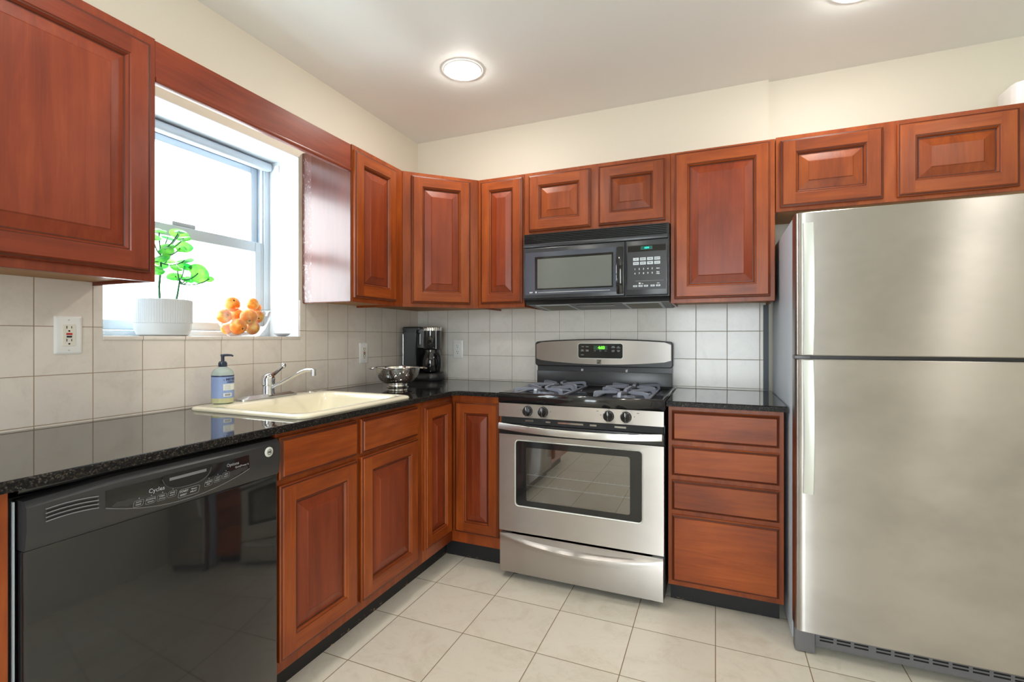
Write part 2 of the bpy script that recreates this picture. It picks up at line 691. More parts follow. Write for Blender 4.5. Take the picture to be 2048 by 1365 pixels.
def panel_bm(O, U, N, w, h, fw=0.057, slab=False, field=0):
    """cabinet door (raised panel) or slab drawer front; mat 0 vertical grain, 1 horizontal grain"""
    F = plane_frame(O, U, N)
    bm = B()
    T = 0.0195
    outer = [(0, 0), (0, .011), (.003, .0145), (.008, .0155), (.0115, T)]
    if slab:
        outer = [(0, 0), (0, .009), (.003, .012), (.010, .0165), (.0115, T)]

    def ring(i, d):
        return [bm.verts.new(F(i, i, d)), bm.verts.new(F(w - i, i, d)), bm.verts.new(F(w - i, h - i, d)), bm.verts.new(F(i, h - i, d))]

    def strip(a, b, mm=(1, 0, 1, 0)):
        for k in range(4):
            bm.faces.new((a[k], a[(k + 1) % 4], b[(k + 1) % 4], b[k])).material_index = mm[k]
    R = [ring(*p) for p in outer]
    bm.faces.new(R[0][::-1]).material_index = 0
    for i, (a, b) in enumerate(zip(R[:-1], R[1:])):
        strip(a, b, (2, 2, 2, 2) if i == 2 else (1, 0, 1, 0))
    if slab:
        bm.faces.new(R[-1]).material_index = 1
        return bm
    e = outer[-1][0]
    # flat frame: stiles run the full height, rails sit between them
    def q(u0, u1, v0, v1, mi):
        f = bm.faces.new([bm.verts.new(F(u0, v0, T)), bm.verts.new(F(u1, v0, T)), bm.verts.new(F(u1, v1, T)), bm.verts.new(F(u0, v1, T))])
        f.material_index = mi
    q(e, fw, e, h - e, 0)
    q(w - fw, w - e, e, h - e, 0)
    q(fw, w - fw, e, fw, 1)
    q(fw, w - fw, h - fw, h - e, 1)
    inner = [(fw, T), (fw + .003, T - .003), (fw + .006, T - .003), (fw + .011, T - .010), (fw + .013, T - .0125), (fw + .016, T - .0125)]
    k = min(.036, (w - 2 * fw) * .22)
    inner += [(fw + .016 + k * .92, T - .004), (fw + .017 + k, T - .0015)]
    R = [ring(*p) for p in inner]
    for i, (a, b) in enumerate(zip(R[:-1], R[1:])):
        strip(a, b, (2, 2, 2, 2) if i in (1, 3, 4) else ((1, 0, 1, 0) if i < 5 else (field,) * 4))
    bm.faces.new(R[-1]).material_index = field
    return bm


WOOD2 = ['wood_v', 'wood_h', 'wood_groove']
WOODR = ['wood_flare_v', 'wood_flare_h', 'wood_groove', 'wood_flare_v']
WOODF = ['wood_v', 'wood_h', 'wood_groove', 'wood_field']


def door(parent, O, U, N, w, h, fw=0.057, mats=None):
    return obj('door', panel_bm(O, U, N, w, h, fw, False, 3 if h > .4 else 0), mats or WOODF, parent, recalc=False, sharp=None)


def drawer(parent, O, U, N, w, h, name='drawer'):
    return obj(name, panel_bm(O, U, N, w, h, slab=True), WOOD2, parent, recalc=False, sharp=None)


_fc = [0]


def text_bm(s, size, bold=0.0, ax='CENTER'):
    cu = bpy.data.curves.new('txt', 'FONT')
    cu.body = s
    cu.size = size
    cu.align_x = ax
    cu.align_y = 'CENTER'
    cu.offset = bold
    cu.resolution_u = 2
    o = bpy.data.objects.new('txt', cu)
    SC.collection.objects.link(o)
    dg = bpy.context.evaluated_depsgraph_get()
    me = bpy.data.meshes.new_from_object(o.evaluated_get(dg))
    bm = B()
    bm.from_mesh(me)
    bpy.data.objects.remove(o)
    bpy.data.curves.remove(cu)
    bpy.data.meshes.remove(me)
    return bm


def text_on(bm, s, F, u, v, w, size, bold=0.0, ax='CENTER', mi=0, squash=1.0):
    """letters laid flat on the plane frame F at (u,v), standing w off it"""
    t = text_bm(s, size, bold, ax)
    mp = {}
    for x in t.verts:
        mp[x] = bm.verts.new(F(u + x.co.x * squash, v + x.co.y, w))
    for f in t.faces:
        try:
            bm.faces.new([mp[x] for x in f.verts]).material_index = mi
        except ValueError:
            pass
    t.free()
    return bm


def rect_on(bm, F, u0, u1, v0, v1, w, mi=0, th=0.0004):
    pts = [(u0, v0), (u1, v0), (u1, v1), (u0, v1)]
    loft(bm, [[F(u, v, w) for u, v in pts], [F(u, v, w + th) for u, v in pts]], True, True, True, mi)
    return bm


def outline_on(bm, F, u0, u1, v0, v1, w, t, r=0.0, mi=0):
    a = rrect(u0, u1, v0, v1, max(r, 1e-4), 3)
    b = rrect(u0 + t, u1 - t, v0 + t, v1 - t, max(r - t, 1e-4), 3)
    loft(bm, [[F(u, v, w) for u, v in a], [F(u, v, w) for u, v in b]], False, False, True, mi)
    return bm


X, Y, Z = Vector((1, 0, 0)), Vector((0, 1, 0)), Vector((0, 0, 1))
NX, NY = -X, -Y

# ------------------------------------------------------------------ the room
H = 2.471
RX, RY = 3.65, -4.75           # right and rear walls
WY0, WY1, WZ0, WZ1 = -1.861, -1.030, 1.160, 2.030   # window opening in the left wall
bm = B()
box(bm, -.30, 0, RY, WY0, 0, H)
box(bm, -.30, 0, WY1, 0, 0, H)
box(bm, -.30, 0, WY0, WY1, 0, WZ0 - .014)
box(bm, -.30, 0, WY0, WY1, WZ1, H)
struct('wall_left', bm, 'wall_paint')
bm = B()
box(bm, -.30, 2.108, 0, .22, 0, H)
box(bm, 2.108, RX + .15, .030, .22, 0, H)
struct('wall_back', bm, 'wall_paint')
struct('wall_right', bx(RX, RX + .15, RY, .03, 0, H), 'wall_paint')
bm = B()
box(bm, -.30, 1.25, RY - .15, RY, 0, H)
box(bm, 2.50, RX + .15, RY - .15, RY, 0, H)
box(bm, 1.25, 2.50, RY - .15, RY, 0, .25)
box(bm, 1.25, 2.50, RY - .15, RY, 2.20, H)
struct('wall_rear', bm, 'wall_paint')
struct('floor', bx(-.30, RX + .15, RY - .15, .22, -.06, 0), 'floor_tile')
struct('ceiling', bx(-.30, RX + .15, RY - .15, .22, H, H + .08), 'ceiling_paint')
# tiled splashback, thin slabs on the walls
TT = .006
CZ_TOP = .887
bm = B()
box(bm, 0, TT, -2.9, WY0, .851, 1.336)
box(bm, 0, TT, WY0, WY1, .851, WZ0 - .014)
box(bm, 0, TT, WY1, 0, .851, 1.336)
struct('trim_1', bm, 'tile_left')
struct('trim_2', bx(TT, 2.083, -TT, 0, .851, 1.345), 'tile_back')

struct('gap_shade_strip', bx(2.0835, 2.1075, -.008, 0, CZ_TOP, 1.3215), 'gap_shade_grey')  # added dark strip: shade of the gap beside the refrigerator, put into colour

# window in the left wall ------------------------------------------------
win = thing('window_1', None, None, (0, -1.4455, WZ0))
win['kind'] = 'structure'
# linings of the recess
bm = B()
box(bm, -.20, 0.0, WY0 - .0, WY0 + .004, WZ0, WZ1)
box(bm, -.20, 0.0, WY1 - .004, WY1, WZ0, WZ1)
box(bm, -.20, 0.0, WY0, WY1, WZ1 - .004, WZ1)
obj('lining', bm, 'white_paint', win)
obj('sill', bx(-.20, .010, WY0 + .0, WY1 - .0, WZ0 - .014, WZ0, .002), 'tile_left', win)
bm = B()
fx0, fx1 = -.285, -.192
box(bm, fx0, fx1, WY0 + .004, WY0 + .034, WZ0, WZ1 - .004, .003)
box(bm, fx0, fx1, WY1 - .034, WY1 - .004, WZ0, WZ1 - .004, .003)
box(bm, fx0, fx1, WY0 + .034, WY1 - .034, WZ1 - .036, WZ1 - .004, .003)
box(bm, fx0, fx1 + .006, WY0 + .034, WY1 - .034, WZ0, WZ0 + .022, .003)
box(bm, -.215, -.200, WY1 - .042, WY1 - .034, WZ0 + .022, WZ1 - .04, .002)
box(bm, -.215, -.200, WY0 + .034, WY0 + .042, WZ0 + .022, WZ1 - .04, .002)
obj('window_frame', bm, 'vinyl', win)
obj('frame_head', bx(-.205, -.165, WY0 + .006, WY1 - .006, WZ1 - .052, WZ1 - .012, .012, 3), 'vinyl', win)


def sash(name, x0, x1, y0, y1, z0, z1, st, rt, rb, mat):
    bm = B()
    box(bm, x0, x1, y0, y0 + st, z0, z1, .004)
    box(bm, x0, x1, y1 - st, y1, z0, z1, .004)
    box(bm, x0, x1, y0 + st, y1 - st, z1 - rt, z1, .004)
    box(bm, x0, x1, y0 + st, y1 - st, z0, z0 + rb, .004)
    s = obj(name, bm, mat, win)
    obj('pane', bx((x0 + x1) / 2 - .002, (x0 + x1) / 2 + .002, y0 + st, y1 - st, z0 + rb, z1 - rt), 'pane_glass', s)
    return s


sy0, sy1 = WY0 + .036, WY1 - .036
sash('upper_sash', -.268, -.238, sy0, sy1, 1.585, WZ1 - .038, .036, .030, .036, 'vinyl')
sash('lower_sash', -.234, -.204, sy0, sy1, WZ0 + .024, 1.622, .040, .050, .038, 'vinyl')
obj('sash_lock', bx(-.232, -.208, -1.50, -1.40, 1.622, 1.640, .004), 'grey_vinyl', win)
obj('blind_bracket', bx(-.150, -.125, WY1 - .012, WY1 - .004, WZ1 - .060, WZ1 - .026, .002), 'white_plastic', win)

# unseen rear window added as daylight fill, and louvred door behind the camera ---------------------------
w2 = thing('rear_fill_window', None, None, (1.875, RY, .25))
w2['kind'] = 'structure'
bm = B()
for a, b, c, d in ((1.25, 1.30, .25, 2.20), (2.45, 2.50, .25, 2.20), (1.30, 2.45, 2.15, 2.20), (1.30, 2.45, .25, .30), (1.855, 1.895, .30, 2.15)):
    box(bm, a, b, RY - .12, RY - .02, c, d, .004)
obj('window_frame', bm, 'vinyl', w2)  # frame of the added rear fill window
obj('pane', bx(1.30, 2.45, RY - .075, RY - .071, .30, 2.15), 'pane_glass', w2)  # pane of the added rear fill window
d1 = thing('door_1', None, None, (.62, RY, 0))
d1['kind'] = 'structure'
bm = B()
for x0 in (.22, .63):
    box(bm, x0, x0 + .06, RY + .012, RY + .045, .02, 2.03, .003)
    box(bm, x0 + .33, x0 + .39, RY + .012, RY + .045, .02, 2.03, .003)
    for z0 in (.02, 1.0, 1.93):
        box(bm, x0 + .06, x0 + .33, RY + .012, RY + .045, z0, z0 + .10, .003)
    for z0, k in ((.12, 29), (1.10, 27)):
        for i in range(k):
            box(bm, x0 + .06, x0 + .33, RY + .016, RY + .040, z0 + i * .0305, z0 + i * .0305 + .019)
obj('louvre_leaf', bm, 'white_paint', d1)
bm = B()
box(bm, .13, .20, RY, RY + .02, 0, 2.12, .003)
box(bm, 1.04, 1.11, RY, RY + .02, 0, 2.12, .003)
box(bm, .20, 1.04, RY, RY + .02, 2.05, 2.12, .003)
obj('door_casing', bm, 'white_paint', d1)

# ceiling lights ------------------------------------------------------------
def ceiling_light(x, y, label):
    t = thing('ceiling_light', label, 'ceiling light', (x, y, H), 'recessed ceiling lights')
    bm = lathe(B(), [(.074, -.0045), (.078, -.007), (.092, -.006), (.096, -.0005)], (x, y, H), 40)
    obj('trim_ring', bm, 'white_plastic', t)
    bm = lathe(B(), [(.0755, -.004), (.0725, -.010), (.063, -.0155), (.047, -.019), (.026, -.0212), (.004, -.022)], (x, y, H), 32, False, True)
    obj('lens', bm, 'lamp_lens', t)


ceiling_light(.716, -.69, 'round recessed ceiling light with bright lens above the corner of the L-shaped worktop')
ceiling_light(2.36, -.62, 'round recessed ceiling light above the refrigerator, at the top edge of the photo')
ceiling_light(.93, -2.15, 'round recessed ceiling light above the floor in front of the dishwasher')
ceiling_light(3.20, -1.95, 'round recessed ceiling light in front of the refrigerator, near the right wall')

# ------------------------------------------------------------------ wall cabinets
UZ0, UZ1 = 1.322, 2.0555
UD = .305


def wall_cabinet(label, x0, x1, y0, y1, z0, z1, front, wv='wood_v'):
    """box with sides, a face frame board on its front and a pale recessed underside"""
    t = thing('wall_cabinet', label, 'cabinet', ((x0 + x1) / 2, (y0 + y1) / 2, z0), 'wall cabinets')
    ff = .019
    bm = B()
    if front == '+x':
        box(bm, x0, x1 - ff, y0, y0 + .012, z0, z1)
        box(bm, x0, x1 - ff, y1 - .012, y1, z0, z1)
        box(bm, x0, x1 - ff, y0 + .012, y1 - .012, z0 + .016, z1)
        obj('carcass', bm, wv, t)
        obj('face_frame', bx(x1 - ff, x1, y0, y1, z0, z1, .0012, 1), wv, t)
        obj('bottom_panel', bx(x0 + .002, x1 - ff - .001, y0 + .0125, y1 - .0125, z0 + .011, z0 + .0155), 'wood_pale', t)
    else:
        box(bm, x0, x0 + .012, y0 + ff, y1, z0, z1)
        box(bm, x1 - .012, x1, y0 + ff, y1, z0, z1)
        box(bm, x0 + .012, x1 - .012, y0 + ff, y1, z0 + .016, z1)
        obj('carcass', bm, wv, t)
        obj('face_frame', bx(x0, x1, y0, y0 + ff, z0, z1, .0012, 1), wv, t)
        obj('bottom_panel', bx(x0 + .0125, x1 - .0125, y0 + ff + .001, y1 - .002, z0 + .011, z0 + .0155), 'wood_pale', t)
    return t


G = .001
# big cabinet left of the window
t = wall_cabinet('large cherry wall cabinet at far left with one wide raised-panel door beside the window',
                 G, UD, -2.42, -1.878, UZ0, UZ1, '+x', 'wood_flare_v')
door(t, (UD, -2.402, 1.346), Y, X, .504, .679, .056, WOODR)
# narrow cabinet right of the window
t = wall_cabinet('narrow cherry wall cabinet right of the window with a glossy scuffed side panel',
                 G, UD, -1.010, -.612, UZ0, UZ1, '+x')
door(t, (UD, -1.020 + .016, 1.343), Y, X, .322, .688, .057)
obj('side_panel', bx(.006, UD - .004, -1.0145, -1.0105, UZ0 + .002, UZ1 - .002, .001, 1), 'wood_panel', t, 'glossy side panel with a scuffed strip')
# diagonal corner cabinet
t = thing('wall_cabinet', 'diagonal corner cherry wall cabinet above the coffee maker', 'cabinet', (.25, -.25, UZ0), 'wall cabinets')
pts = [(G, -G), (G, -.611), (UD - .012, -.611), (.6095, -.293), (.6095, -G)]
obj('carcass', prism(B(), pts, UZ0 + .016, UZ1), 'wood_v', t)
a = .019 * .7071
fp = [(.3055, -.6105), (.6095, -.3055), (.6095 - a, -.3055 + a), (.3055 - a, -.6105 + a)]
obj('face_frame', prism(B(), fp, UZ0, UZ1), 'wood_v', t)
obj('bottom_panel', prism(B(), [(.01, -.01), (.01, -.60), (.287, -.60), (.598, -.29), (.598, -.01)], UZ0 + .011, UZ0 + .0155), 'wood_pale', t)
Ud, Nd = Vector((1, 1, 0)).normalized(), Vector((1, -1, 0)).normalized()
door(t, Vector((.3055, -.6105, 1.343)) + Ud * .047, Ud, Nd, .333, .693, .057)
# narrow cabinet beside the microwave
t = wall_cabinet('narrow cherry wall cabinet between the diagonal corner cabinet and the microwave',
                 .6105, .8935, -UD, -G, UZ0, UZ1, '-y')
door(t, (.630, -UD, 1.345), X, NY, .254, .692, .052)
# short double cabinet above the microwave
t = wall_cabinet('short two-door cherry wall cabinet directly above the black microwave',
                 .8945, 1.6565, -UD, -G, 1.7135, UZ1, '-y')
door(t, (.921, -UD, 1.731), X, NY, .342, .305, .057)
door(t, (1.304, -UD, 1.731), X, NY, .330, .304, .057)
# tall cabinet right of the microwave
t = wall_cabinet('tall single-door cherry wall cabinet between the microwave and the refrigerator',
                 1.6575, 2.1065, -UD, -G, UZ0, UZ1, '-y')
door(t, (1.675, -UD, 1.342), X, NY, .413, .704, .057)
# short double cabinet above the refrigerator
t = wall_cabinet('wide short two-door cherry wall cabinet above the stainless refrigerator',
                 2.1095, 3.024, -UD, .029, 1.722, UZ1 + .004, '-y')
door(t, (2.127, -UD, 1.738), X, NY, .379, .301, .057)
door(t, (2.553, -UD, 1.738), X, NY, .382, .303, .057)

# valance board bridging the window
v = thing('valance', 'long cherry valance board spanning above the window between two wall cabinets', 'valance', (.29, -1.445, 1.925))
obj('board', bx(.283, .303, -1.877, -1.0155, 1.942, 2.052, .001, 1), 'wood_flare_h', v)
obj('edge_bead', bx(.281, .308, -1.877, -1.0155, 1.926, 1.942, .004, 2), 'wood_flare_h', v)

# ------------------------------------------------------------------ base cabinets
BZ0, BZ1 = .108, .8625


def base_cabinet(name, label, parts, kick, frame):
    """parts: boxes of the carcass, kick: boxes of the toe kick, frame: face frame boxes"""
    cx = sum((p[0] + p[1]) / 2 for p in parts) / len(parts)
    cy = sum((p[2] + p[3]) / 2 for p in parts) / len(parts)
    t = thing(name, label, 'cabinet', (cx, cy, 0), 'base cabinets')
    bm = B()
    for p in parts:
        box(bm, *p)
    obj('carcass', bm, 'wood_v', t)
    bm = B()
    for p in frame:
        box(bm, *p, .0012, 1)
    obj('face_frame', bm, 'wood_v', t)
    bm = B()
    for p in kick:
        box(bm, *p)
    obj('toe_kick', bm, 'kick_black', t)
    return t


# at the far left, beside the dishwasher
t = base_cabinet('base_cabinet', 'cherry base cabinet at far left edge beside the dishwasher',
                 [(.01, .59, -2.88, -2.331, BZ0, BZ1)], [(.515, .535, -2.88, -2.331, 0, BZ0 - .001)],
                 [(.591, .610, -2.88, -2.331, BZ0, BZ1)])
door(t, (.610, -2.862, .145), Y, X, .470, .552)
drawer(t, (.610, -2.862, .706), Y, X, .470, .14)
# sink cabinet: open inside, the bowl hangs in it
y0, y1 = -1.711, -.892
t = base_cabinet('sink_base_cabinet', 'cherry base cabinet under the sink with two doors and two drawer fronts',
                 [(.01, .59, y0, y0 + .016, BZ0, BZ1), (.01, .59, y1 - .016, y1, BZ0, BZ1), (.01, .59, y0 + .016, y1 - .016, BZ0, BZ0 + .016)],
                 [(.515, .535, y0, y1, 0, BZ0 - .001)],
                 [(.591, .610, y0, y1, BZ0, BZ1)])
door(t, (.610, -1.705, .147), Y, X, .356, .547)
door(t, (.610, -1.326, .147), Y, X, .384, .552)
drawer(t, (.610, -1.705, .712), Y, X, .356, .132, 'drawer_front')
drawer(t, (.610, -1.326, .712), Y, X, .384, .132, 'drawer_front')
# corner cabinet with a folding pair of doors
t = base_cabinet('corner_base_cabinet', 'cherry corner base cabinet with two doors meeting in the inner corner',
                 [(.01, .59, -.891, -.01, BZ0, BZ1), (.59, .892, -.59, -.01, BZ0, BZ1)],
                 [(.515, .535, -.891, -.535, 0, BZ0 - .001), (.515, .892, -.535, -.515, 0, BZ0 - .001)],
                 [(.591, .610, -.891, -.591, BZ0, BZ1), (.610, .892, -.610, -.591, BZ0, BZ1)])
door(t, (.610, -.884, .165), Y, X, .250, .664, .052)
door(t, (.634, -.610, .165), X, NY, .245, .664, .052)
# four-drawer unit
t = base_cabinet('drawer_cabinet', 'cherry base cabinet of four drawers between the range and the refrigerator',
                 [(1.672, 2.108, -.59, -.01, BZ0 - .012, BZ1)], [(1.676, 2.100, -.535, -.515, 0, BZ0 - .013)],
                 [(1.672, 2.108, -.610, -.591, BZ0 - .012, BZ1)])
for z, h in ((.716, .127), (.568, .127), (.421, .127), (.118, .283)):
    drawer(t, (1.687, -.610, z), X, NY, .405, h)

# ------------------------------------------------------------------ worktops
CZ0, CZ1 = .8635, .886


def slab(name, outer, hole, label, loc):
    bm = B()
    ed = []
    for pts in ([outer, hole] if hole else [outer]):
        vs = [bm.verts.new((a, b, CZ1)) for a, b in pts]
        ed += [bm.edges.new((vs[i], vs[(i + 1) % len(vs)])) for i in range(len(vs))]
    bmesh.ops.triangle_fill(bm, use_beauty=True, edges=ed)
    top = bm.faces[:]
    r = bmesh.ops.extrude_face_region(bm, geom=top)
    for w in [g for g in r['geom'] if isinstance(g, bmesh.types.BMVert)]:
        w.co.z = CZ0
    bmesh.ops.recalc_face_normals(bm, faces=bm.faces[:])
    es = [e for e in bm.edges if len(e.link_faces) == 2 and all(abs(w.co.z - CZ1) < 1e-5 for w in e.verts) and e.calc_face_angle(0) > 1]
    bmesh.ops.bevel(bm, geom=es, offset=.004, segments=2, affect='EDGES', profile=.5)
    for f in bm.faces:
        f.normal_update()
        f.material_index = 0 if f.normal.z > .99 else 1
    o = obj(name, bm, ['granite', 'granite_edge'], None, origin=loc, sharp=.2)
    return tag(o, label, 'worktop', 'granite worktops')


slab('worktop', [(.0065, -.0065), (.0065, -2.9), (.645, -2.9), (.645, -.675), (.672, -.645), (.8935, -.645), (.8935, -.0065)],
     [(.085, -1.60), (.600, -1.60), (.600, -1.005), (.085, -1.005)],
     'long L-shaped black granite worktop holding the sink and coffee maker', (.3, -1.4, CZ0))
slab('worktop', [(1.667, -.0065), (1.667, -.645), (2.117, -.645), (2.117, -.010), (2.083, -.010), (2.083, -.0065)], None,
     'short black granite worktop on the four-drawer cabinet beside the refrigerator', (1.9, -.3, CZ0))

# ------------------------------------------------------------------ sink and tap
def L3(x0, x1, y0, y1, r, z, n=6):
    return [(a, b, z) for a, b in rrect(x0, x1, y0, y1, r, n)]


sk = thing('sink', 'cream enamel drop-in sink set into the granite under the window', 'sink', (.34, -1.30, CZ1))
bm = B()
loft(bm, [L3(.062, .624, -1.622, -.985, .045, CZ1 + .0005), L3(.060, .626, -1.624, -.983, .047, CZ1 + .006),
          L3(.064, .622, -1.620, -.987, .045, CZ1 + .012), L3(.074, .612, -1.610, -.997, .042, CZ1 + .0145),
          L3(.170, .586, -1.588, -1.018, .06, CZ1 + .0135), L3(.180, .577, -1.579, -1.027, .06, CZ1 + .008),
          L3(.186, .572, -1.573, -1.033, .06, CZ1 - .010), L3(.196, .562, -1.560, -1.046, .07, CZ1 - .135),
          L3(.235, .525, -1.520, -1.086, .07, CZ1 - .158)], False, True)
obj('basin', bm, 'sink_enamel', sk, recalc=False)
obj('drain', lathe(B(), [(.004, .001), (.030, .002), (.042, .004), (.045, .0005)], (.38, -1.30, CZ1 - .158), 24, True), 'chrome', sk)
obj('hole_cover', lathe(B(), [(.026, .0), (.026, .003), (.020, .0045), (.001, .005)], (.108, -1.062, CZ1 + .0140), 24, False, True), 'polished_steel', sk)

tp = thing('tap', 'chrome single-lever kitchen tap on the back rim of the sink', 'tap', (.112, -1.305, CZ1 + .0145))
tz = CZ1 + .0145
bm = B()
loft(bm, [[(x, y, tz) for x, y in rrect(.084, .140, -1.445, -1.165, .02, 5)], [(x, y, tz + .006) for x, y in rrect(.084, .140, -1.445, -1.165, .02, 5)],
          [(x, y, tz + .017) for x, y in rrect(.098, .128, -1.420, -1.190, .014, 5)]])
obj('base_plate', bm, 'plate_steel', tp)
obj('body', lathe(B(), [(.026, .012), (.0245, .018), (.0235, .050), (.0265, .054), (.0265, .062), (.026, .064), (.0275, .078), (.024, .092), (.014, .101), (.001, .104)], (.112, -1.305, tz), 24, True, True), 'chrome', tp)
bm = tube(B(), arc((.112, -1.298, tz + .088), (.110, -1.265, tz + .100), (.106, -1.226, tz + .126), 6), [.012, .010, .0085, .0075, .007, .0065, .006], 10)
sphere(bm, (.105, -1.221, tz + .131), .0125, 14, 10)
obj('lever', bm, 'chrome', tp)
sp = [Vector((.124, -1.303, tz + .040)), Vector((.18, -1.295, tz + .066)), Vector((.24, -1.286, tz + .096)), Vector((.275, -1.281, tz + .112)),
      Vector((.295, -1.278, tz + .1185)), Vector((.318, -1.275, tz + .120)), Vector((.334, -1.273, tz + .118))]
bm = tube(B(), sp, [.0085, .008, .0075, .0075, .0075, .0075, .0075], 12)
lathe(bm, [(.0105, -.022), (.0105, 0), (.010, .004), (.002, .006)], (.331, -1.273, tz + .119), 16, True, True)
obj('spout', bm, 'chrome', tp)

# ------------------------------------------------------------------ soap bottle
so = thing('soap_bottle', 'clear pump soap bottle with blue label on the left rim of the sink', 'soap bottle', (.104, -1.508, tz + .0005), local=True)
R_ = .0385
obj('bottle', lathe(B(), [(.030, .0), (.0365, .003), (R_, .012), (R_, .112), (.036, .122), (.028, .131), (.018, .136), (.016, .141)], (0, 0, 0), 32, True, True), 'bottle_plastic', so)
obj('liquid', lathe(B(), [(R_ + .0002, .004), (R_ + .0003, .012), (R_ + .0003, .021)], (0, 0, 0), 32), 'soap_liquid', so)
bm = lathe(B(), [(R_ + .0006, .022), (R_ + .0006, .103), ], (0, 0, 0), 40)
lathe(bm, [(R_ + .0007, .1032), (R_ + .0007, .1085)], (0, 0, 0), 40, mi=1)
A0 = math.radians(-8)


def cyl_patch(bm, a0, a1, z0, z1, r, mi):
    n = 6
    loft(bm, [[(r * math.cos(a0 + (a1 - a0) * i / n), r * math.sin(a0 + (a1 - a0) * i / n), z) for i in range(n + 1)] for z in (z0, z1)], False, False, False, mi)


cyl_patch(bm, A0 - .46, A0 + .85, .052, .076, R_ + .001, 2)
cyl_patch(bm, A0 - .44, A0 + .33, .028, .041, R_ + .001, 2)
for i in range(11):
    a = A0 - .32 + i * .05
    cyl_patch(bm, a, a + (.02 if i % 3 else .035), .0305, .0385, R_ + .0014, 1)
for i in range(5):
    cyl_patch(bm, A0 - .36, A0 + .25 - .07 * (i % 2), .0555 + i * .004, .0566 + i * .004, R_ + .0014, 3)


def wrap_text(s, a, z, size, mi):
    t = text_bm(s, size, .0004)
    mp = {}
    for x in t.verts:
        g = a + x.co.x / R_
        mp[x] = bm.verts.new(((R_ + .0014) * math.cos(g), (R_ + .0014) * math.sin(g), z + x.co.y))
    for f in t.faces:
        try:
            bm.faces.new([mp[x] for x in f.verts]).material_index = mi
        except ValueError:
            pass
    t.free()


wrap_text("- MEYER'S", A0 + .30, .0930, .0135, 1)
wrap_text('CLEAN DAY', A0 + .34, .0825, .0068, 1)
obj('label', bm, ['label_blue', 'label_navy', 'label_cream', 'print_grey'], so, 'blue paper label', recalc=False)
obj('collar', lathe(B(), [(.0150, .141), (.0155, .142), (.0155, .156), (.013, .158), (.0125, .161), (.006, .162)], (0, 0, 0), 24, True, True), 'pump_navy', so)
bm = lathe(B(), [(.0062, .160), (.0058, .178), (.0072, .183), (.0065, .1865), (.001, .187)], (0, 0, 0), 14, True, True)
tube(bm, [(-.002, -.006, .1845), (.004, .014, .1855), (.009, .030, .1845), (.0105, .036, .1810)], [.0052, .005, .004, .0034], 8)
obj('pump', bm, 'pump_navy', so)
bm = B()

# ------------------------------------------------------------------ colander
co = thing('colander', 'stainless footed colander with two handles on the worktop right of the sink', 'colander', (.268, -.600, CZ1 + .0005), local=True)
obj('bowl', lathe(B(), [(.050, .016), (.074, .024), (.095, .040), (.109, .062), (.116, .085), (.119, .105)], (0, 0, 0), 56, True), 'perforated_steel', co, recalc=False)
obj('rim', lathe(B(), [(.1185, .104), (.1215, .1045), (.1265, .1065), (.1290, .1075), (.1285, .1095), (.1255, .1090), (.1190, .1070)], (0, 0, 0), 56), 'polished_steel', co)
obj('foot', lathe(B(), [(.058, .0), (.0600, .001), (.058, .004), (.052, .007), (.051, .0165), (.048, .0165), (.049, .007), (.055, .003)], (0, 0, 0), 48), 'polished_steel', co)
for s in (1, -1):
    d = Vector((.86, .51, 0)) * s
    e = Vector((-d.y, d.x, 0))
    pts = []
    for i in range(13):
        a = PI * i / 12 - PI / 2
        pts.append(d * (.120 + .034 * math.cos(a)) + e * (.042 * math.sin(a)) + Vector((0, 0, .105 - .004 * math.cos(a))))
    obj('handle', tube(B(), pts, .0042, 8), 'polished_steel', co)

# ------------------------------------------------------------------ coffee maker
cm = thing('coffee_maker', 'black drip coffee maker with ribbed silver band in the corner of the worktop', 'coffee maker', (.150, -.150, CZ1 + .0005), local=True, rz=math.radians(6))


def dshape(x0, x1, hw, k=12, inset=0.0):
    pts = [(x0 + inset, hw - inset), (x0 + inset, -hw + inset)]
    for i in range(k + 1):
        a = -PI / 2 + PI * i / k
        pts.append((x1 - hw + (hw - inset) * math.cos(a), (hw - inset) * math.sin(a)))
    return pts


bm = loft(B(), [[(x, y, 0) for x, y in dshape(-.118, .135, .082, 12, .004)], [(x, y, .006) for x, y in dshape(-.118, .135, .082, 12, 0)],
                [(x, y, .034) for x, y in dshape(-.118, .135, .082, 12, 0)], [(x, y, .046) for x, y in dshape(-.118, .135, .082, 12, .008)]])
obj('base', bm, 'black_satin', cm)
obj('plate_trim', loft(B(), [[(x, y, .0462) for x, y in dshape(.03, .100, .034, 10)], [(x, y, .0485) for x, y in dshape(.03, .100, .034, 10, .002)]]), 'charcoal', cm)
bm = loft(B(), [L3(-.112, -.020, -.078, .078, .012, .045), L3(-.114, -.018, -.080, .080, .012, .30), L3(-.116, -.012, -.080, .080, .012, .318)])
obj('tower', bm, 'black_satin', cm)
bm = loft(B(), [[(-.106, -.0805, .055), (-.034, -.0805, .055), (-.034, -.076, .055), (-.106, -.076, .055)],
                [(-.110, -.0835, .298), (-.014, -.0835, .298), (-.014, -.076, .298), (-.110, -.076, .298)]])
obj('water_tank', bm, 'charcoal', cm, 'dark grey side tank')
obj('tank_trim', bx(-.109, -.104, -.0845, -.0825, .06, .29), 'polished_steel', cm)
bm = lathe(B(), [(.058, .196), (.062, .204), (.064, .318)], (.048, 0, 0), 36, True, True)
box(bm, -.020, .05, -.058, .058, .205, .318)
obj('brew_head', bm, 'black_gloss', cm)
obj('ribbed_band', lathe(B(), [(.0646, .312), (.0648, .314), (.0648, .332), (.0640, .335)], (.048, 0, 0), 144, False, False, 0, 36, .0018, (.30, .34)), 'polished_steel', cm)
bm = lathe(B(), [(.0635, .333), (.0625, .336), (.001, .337)], (.048, 0, 0), 36, False, True)
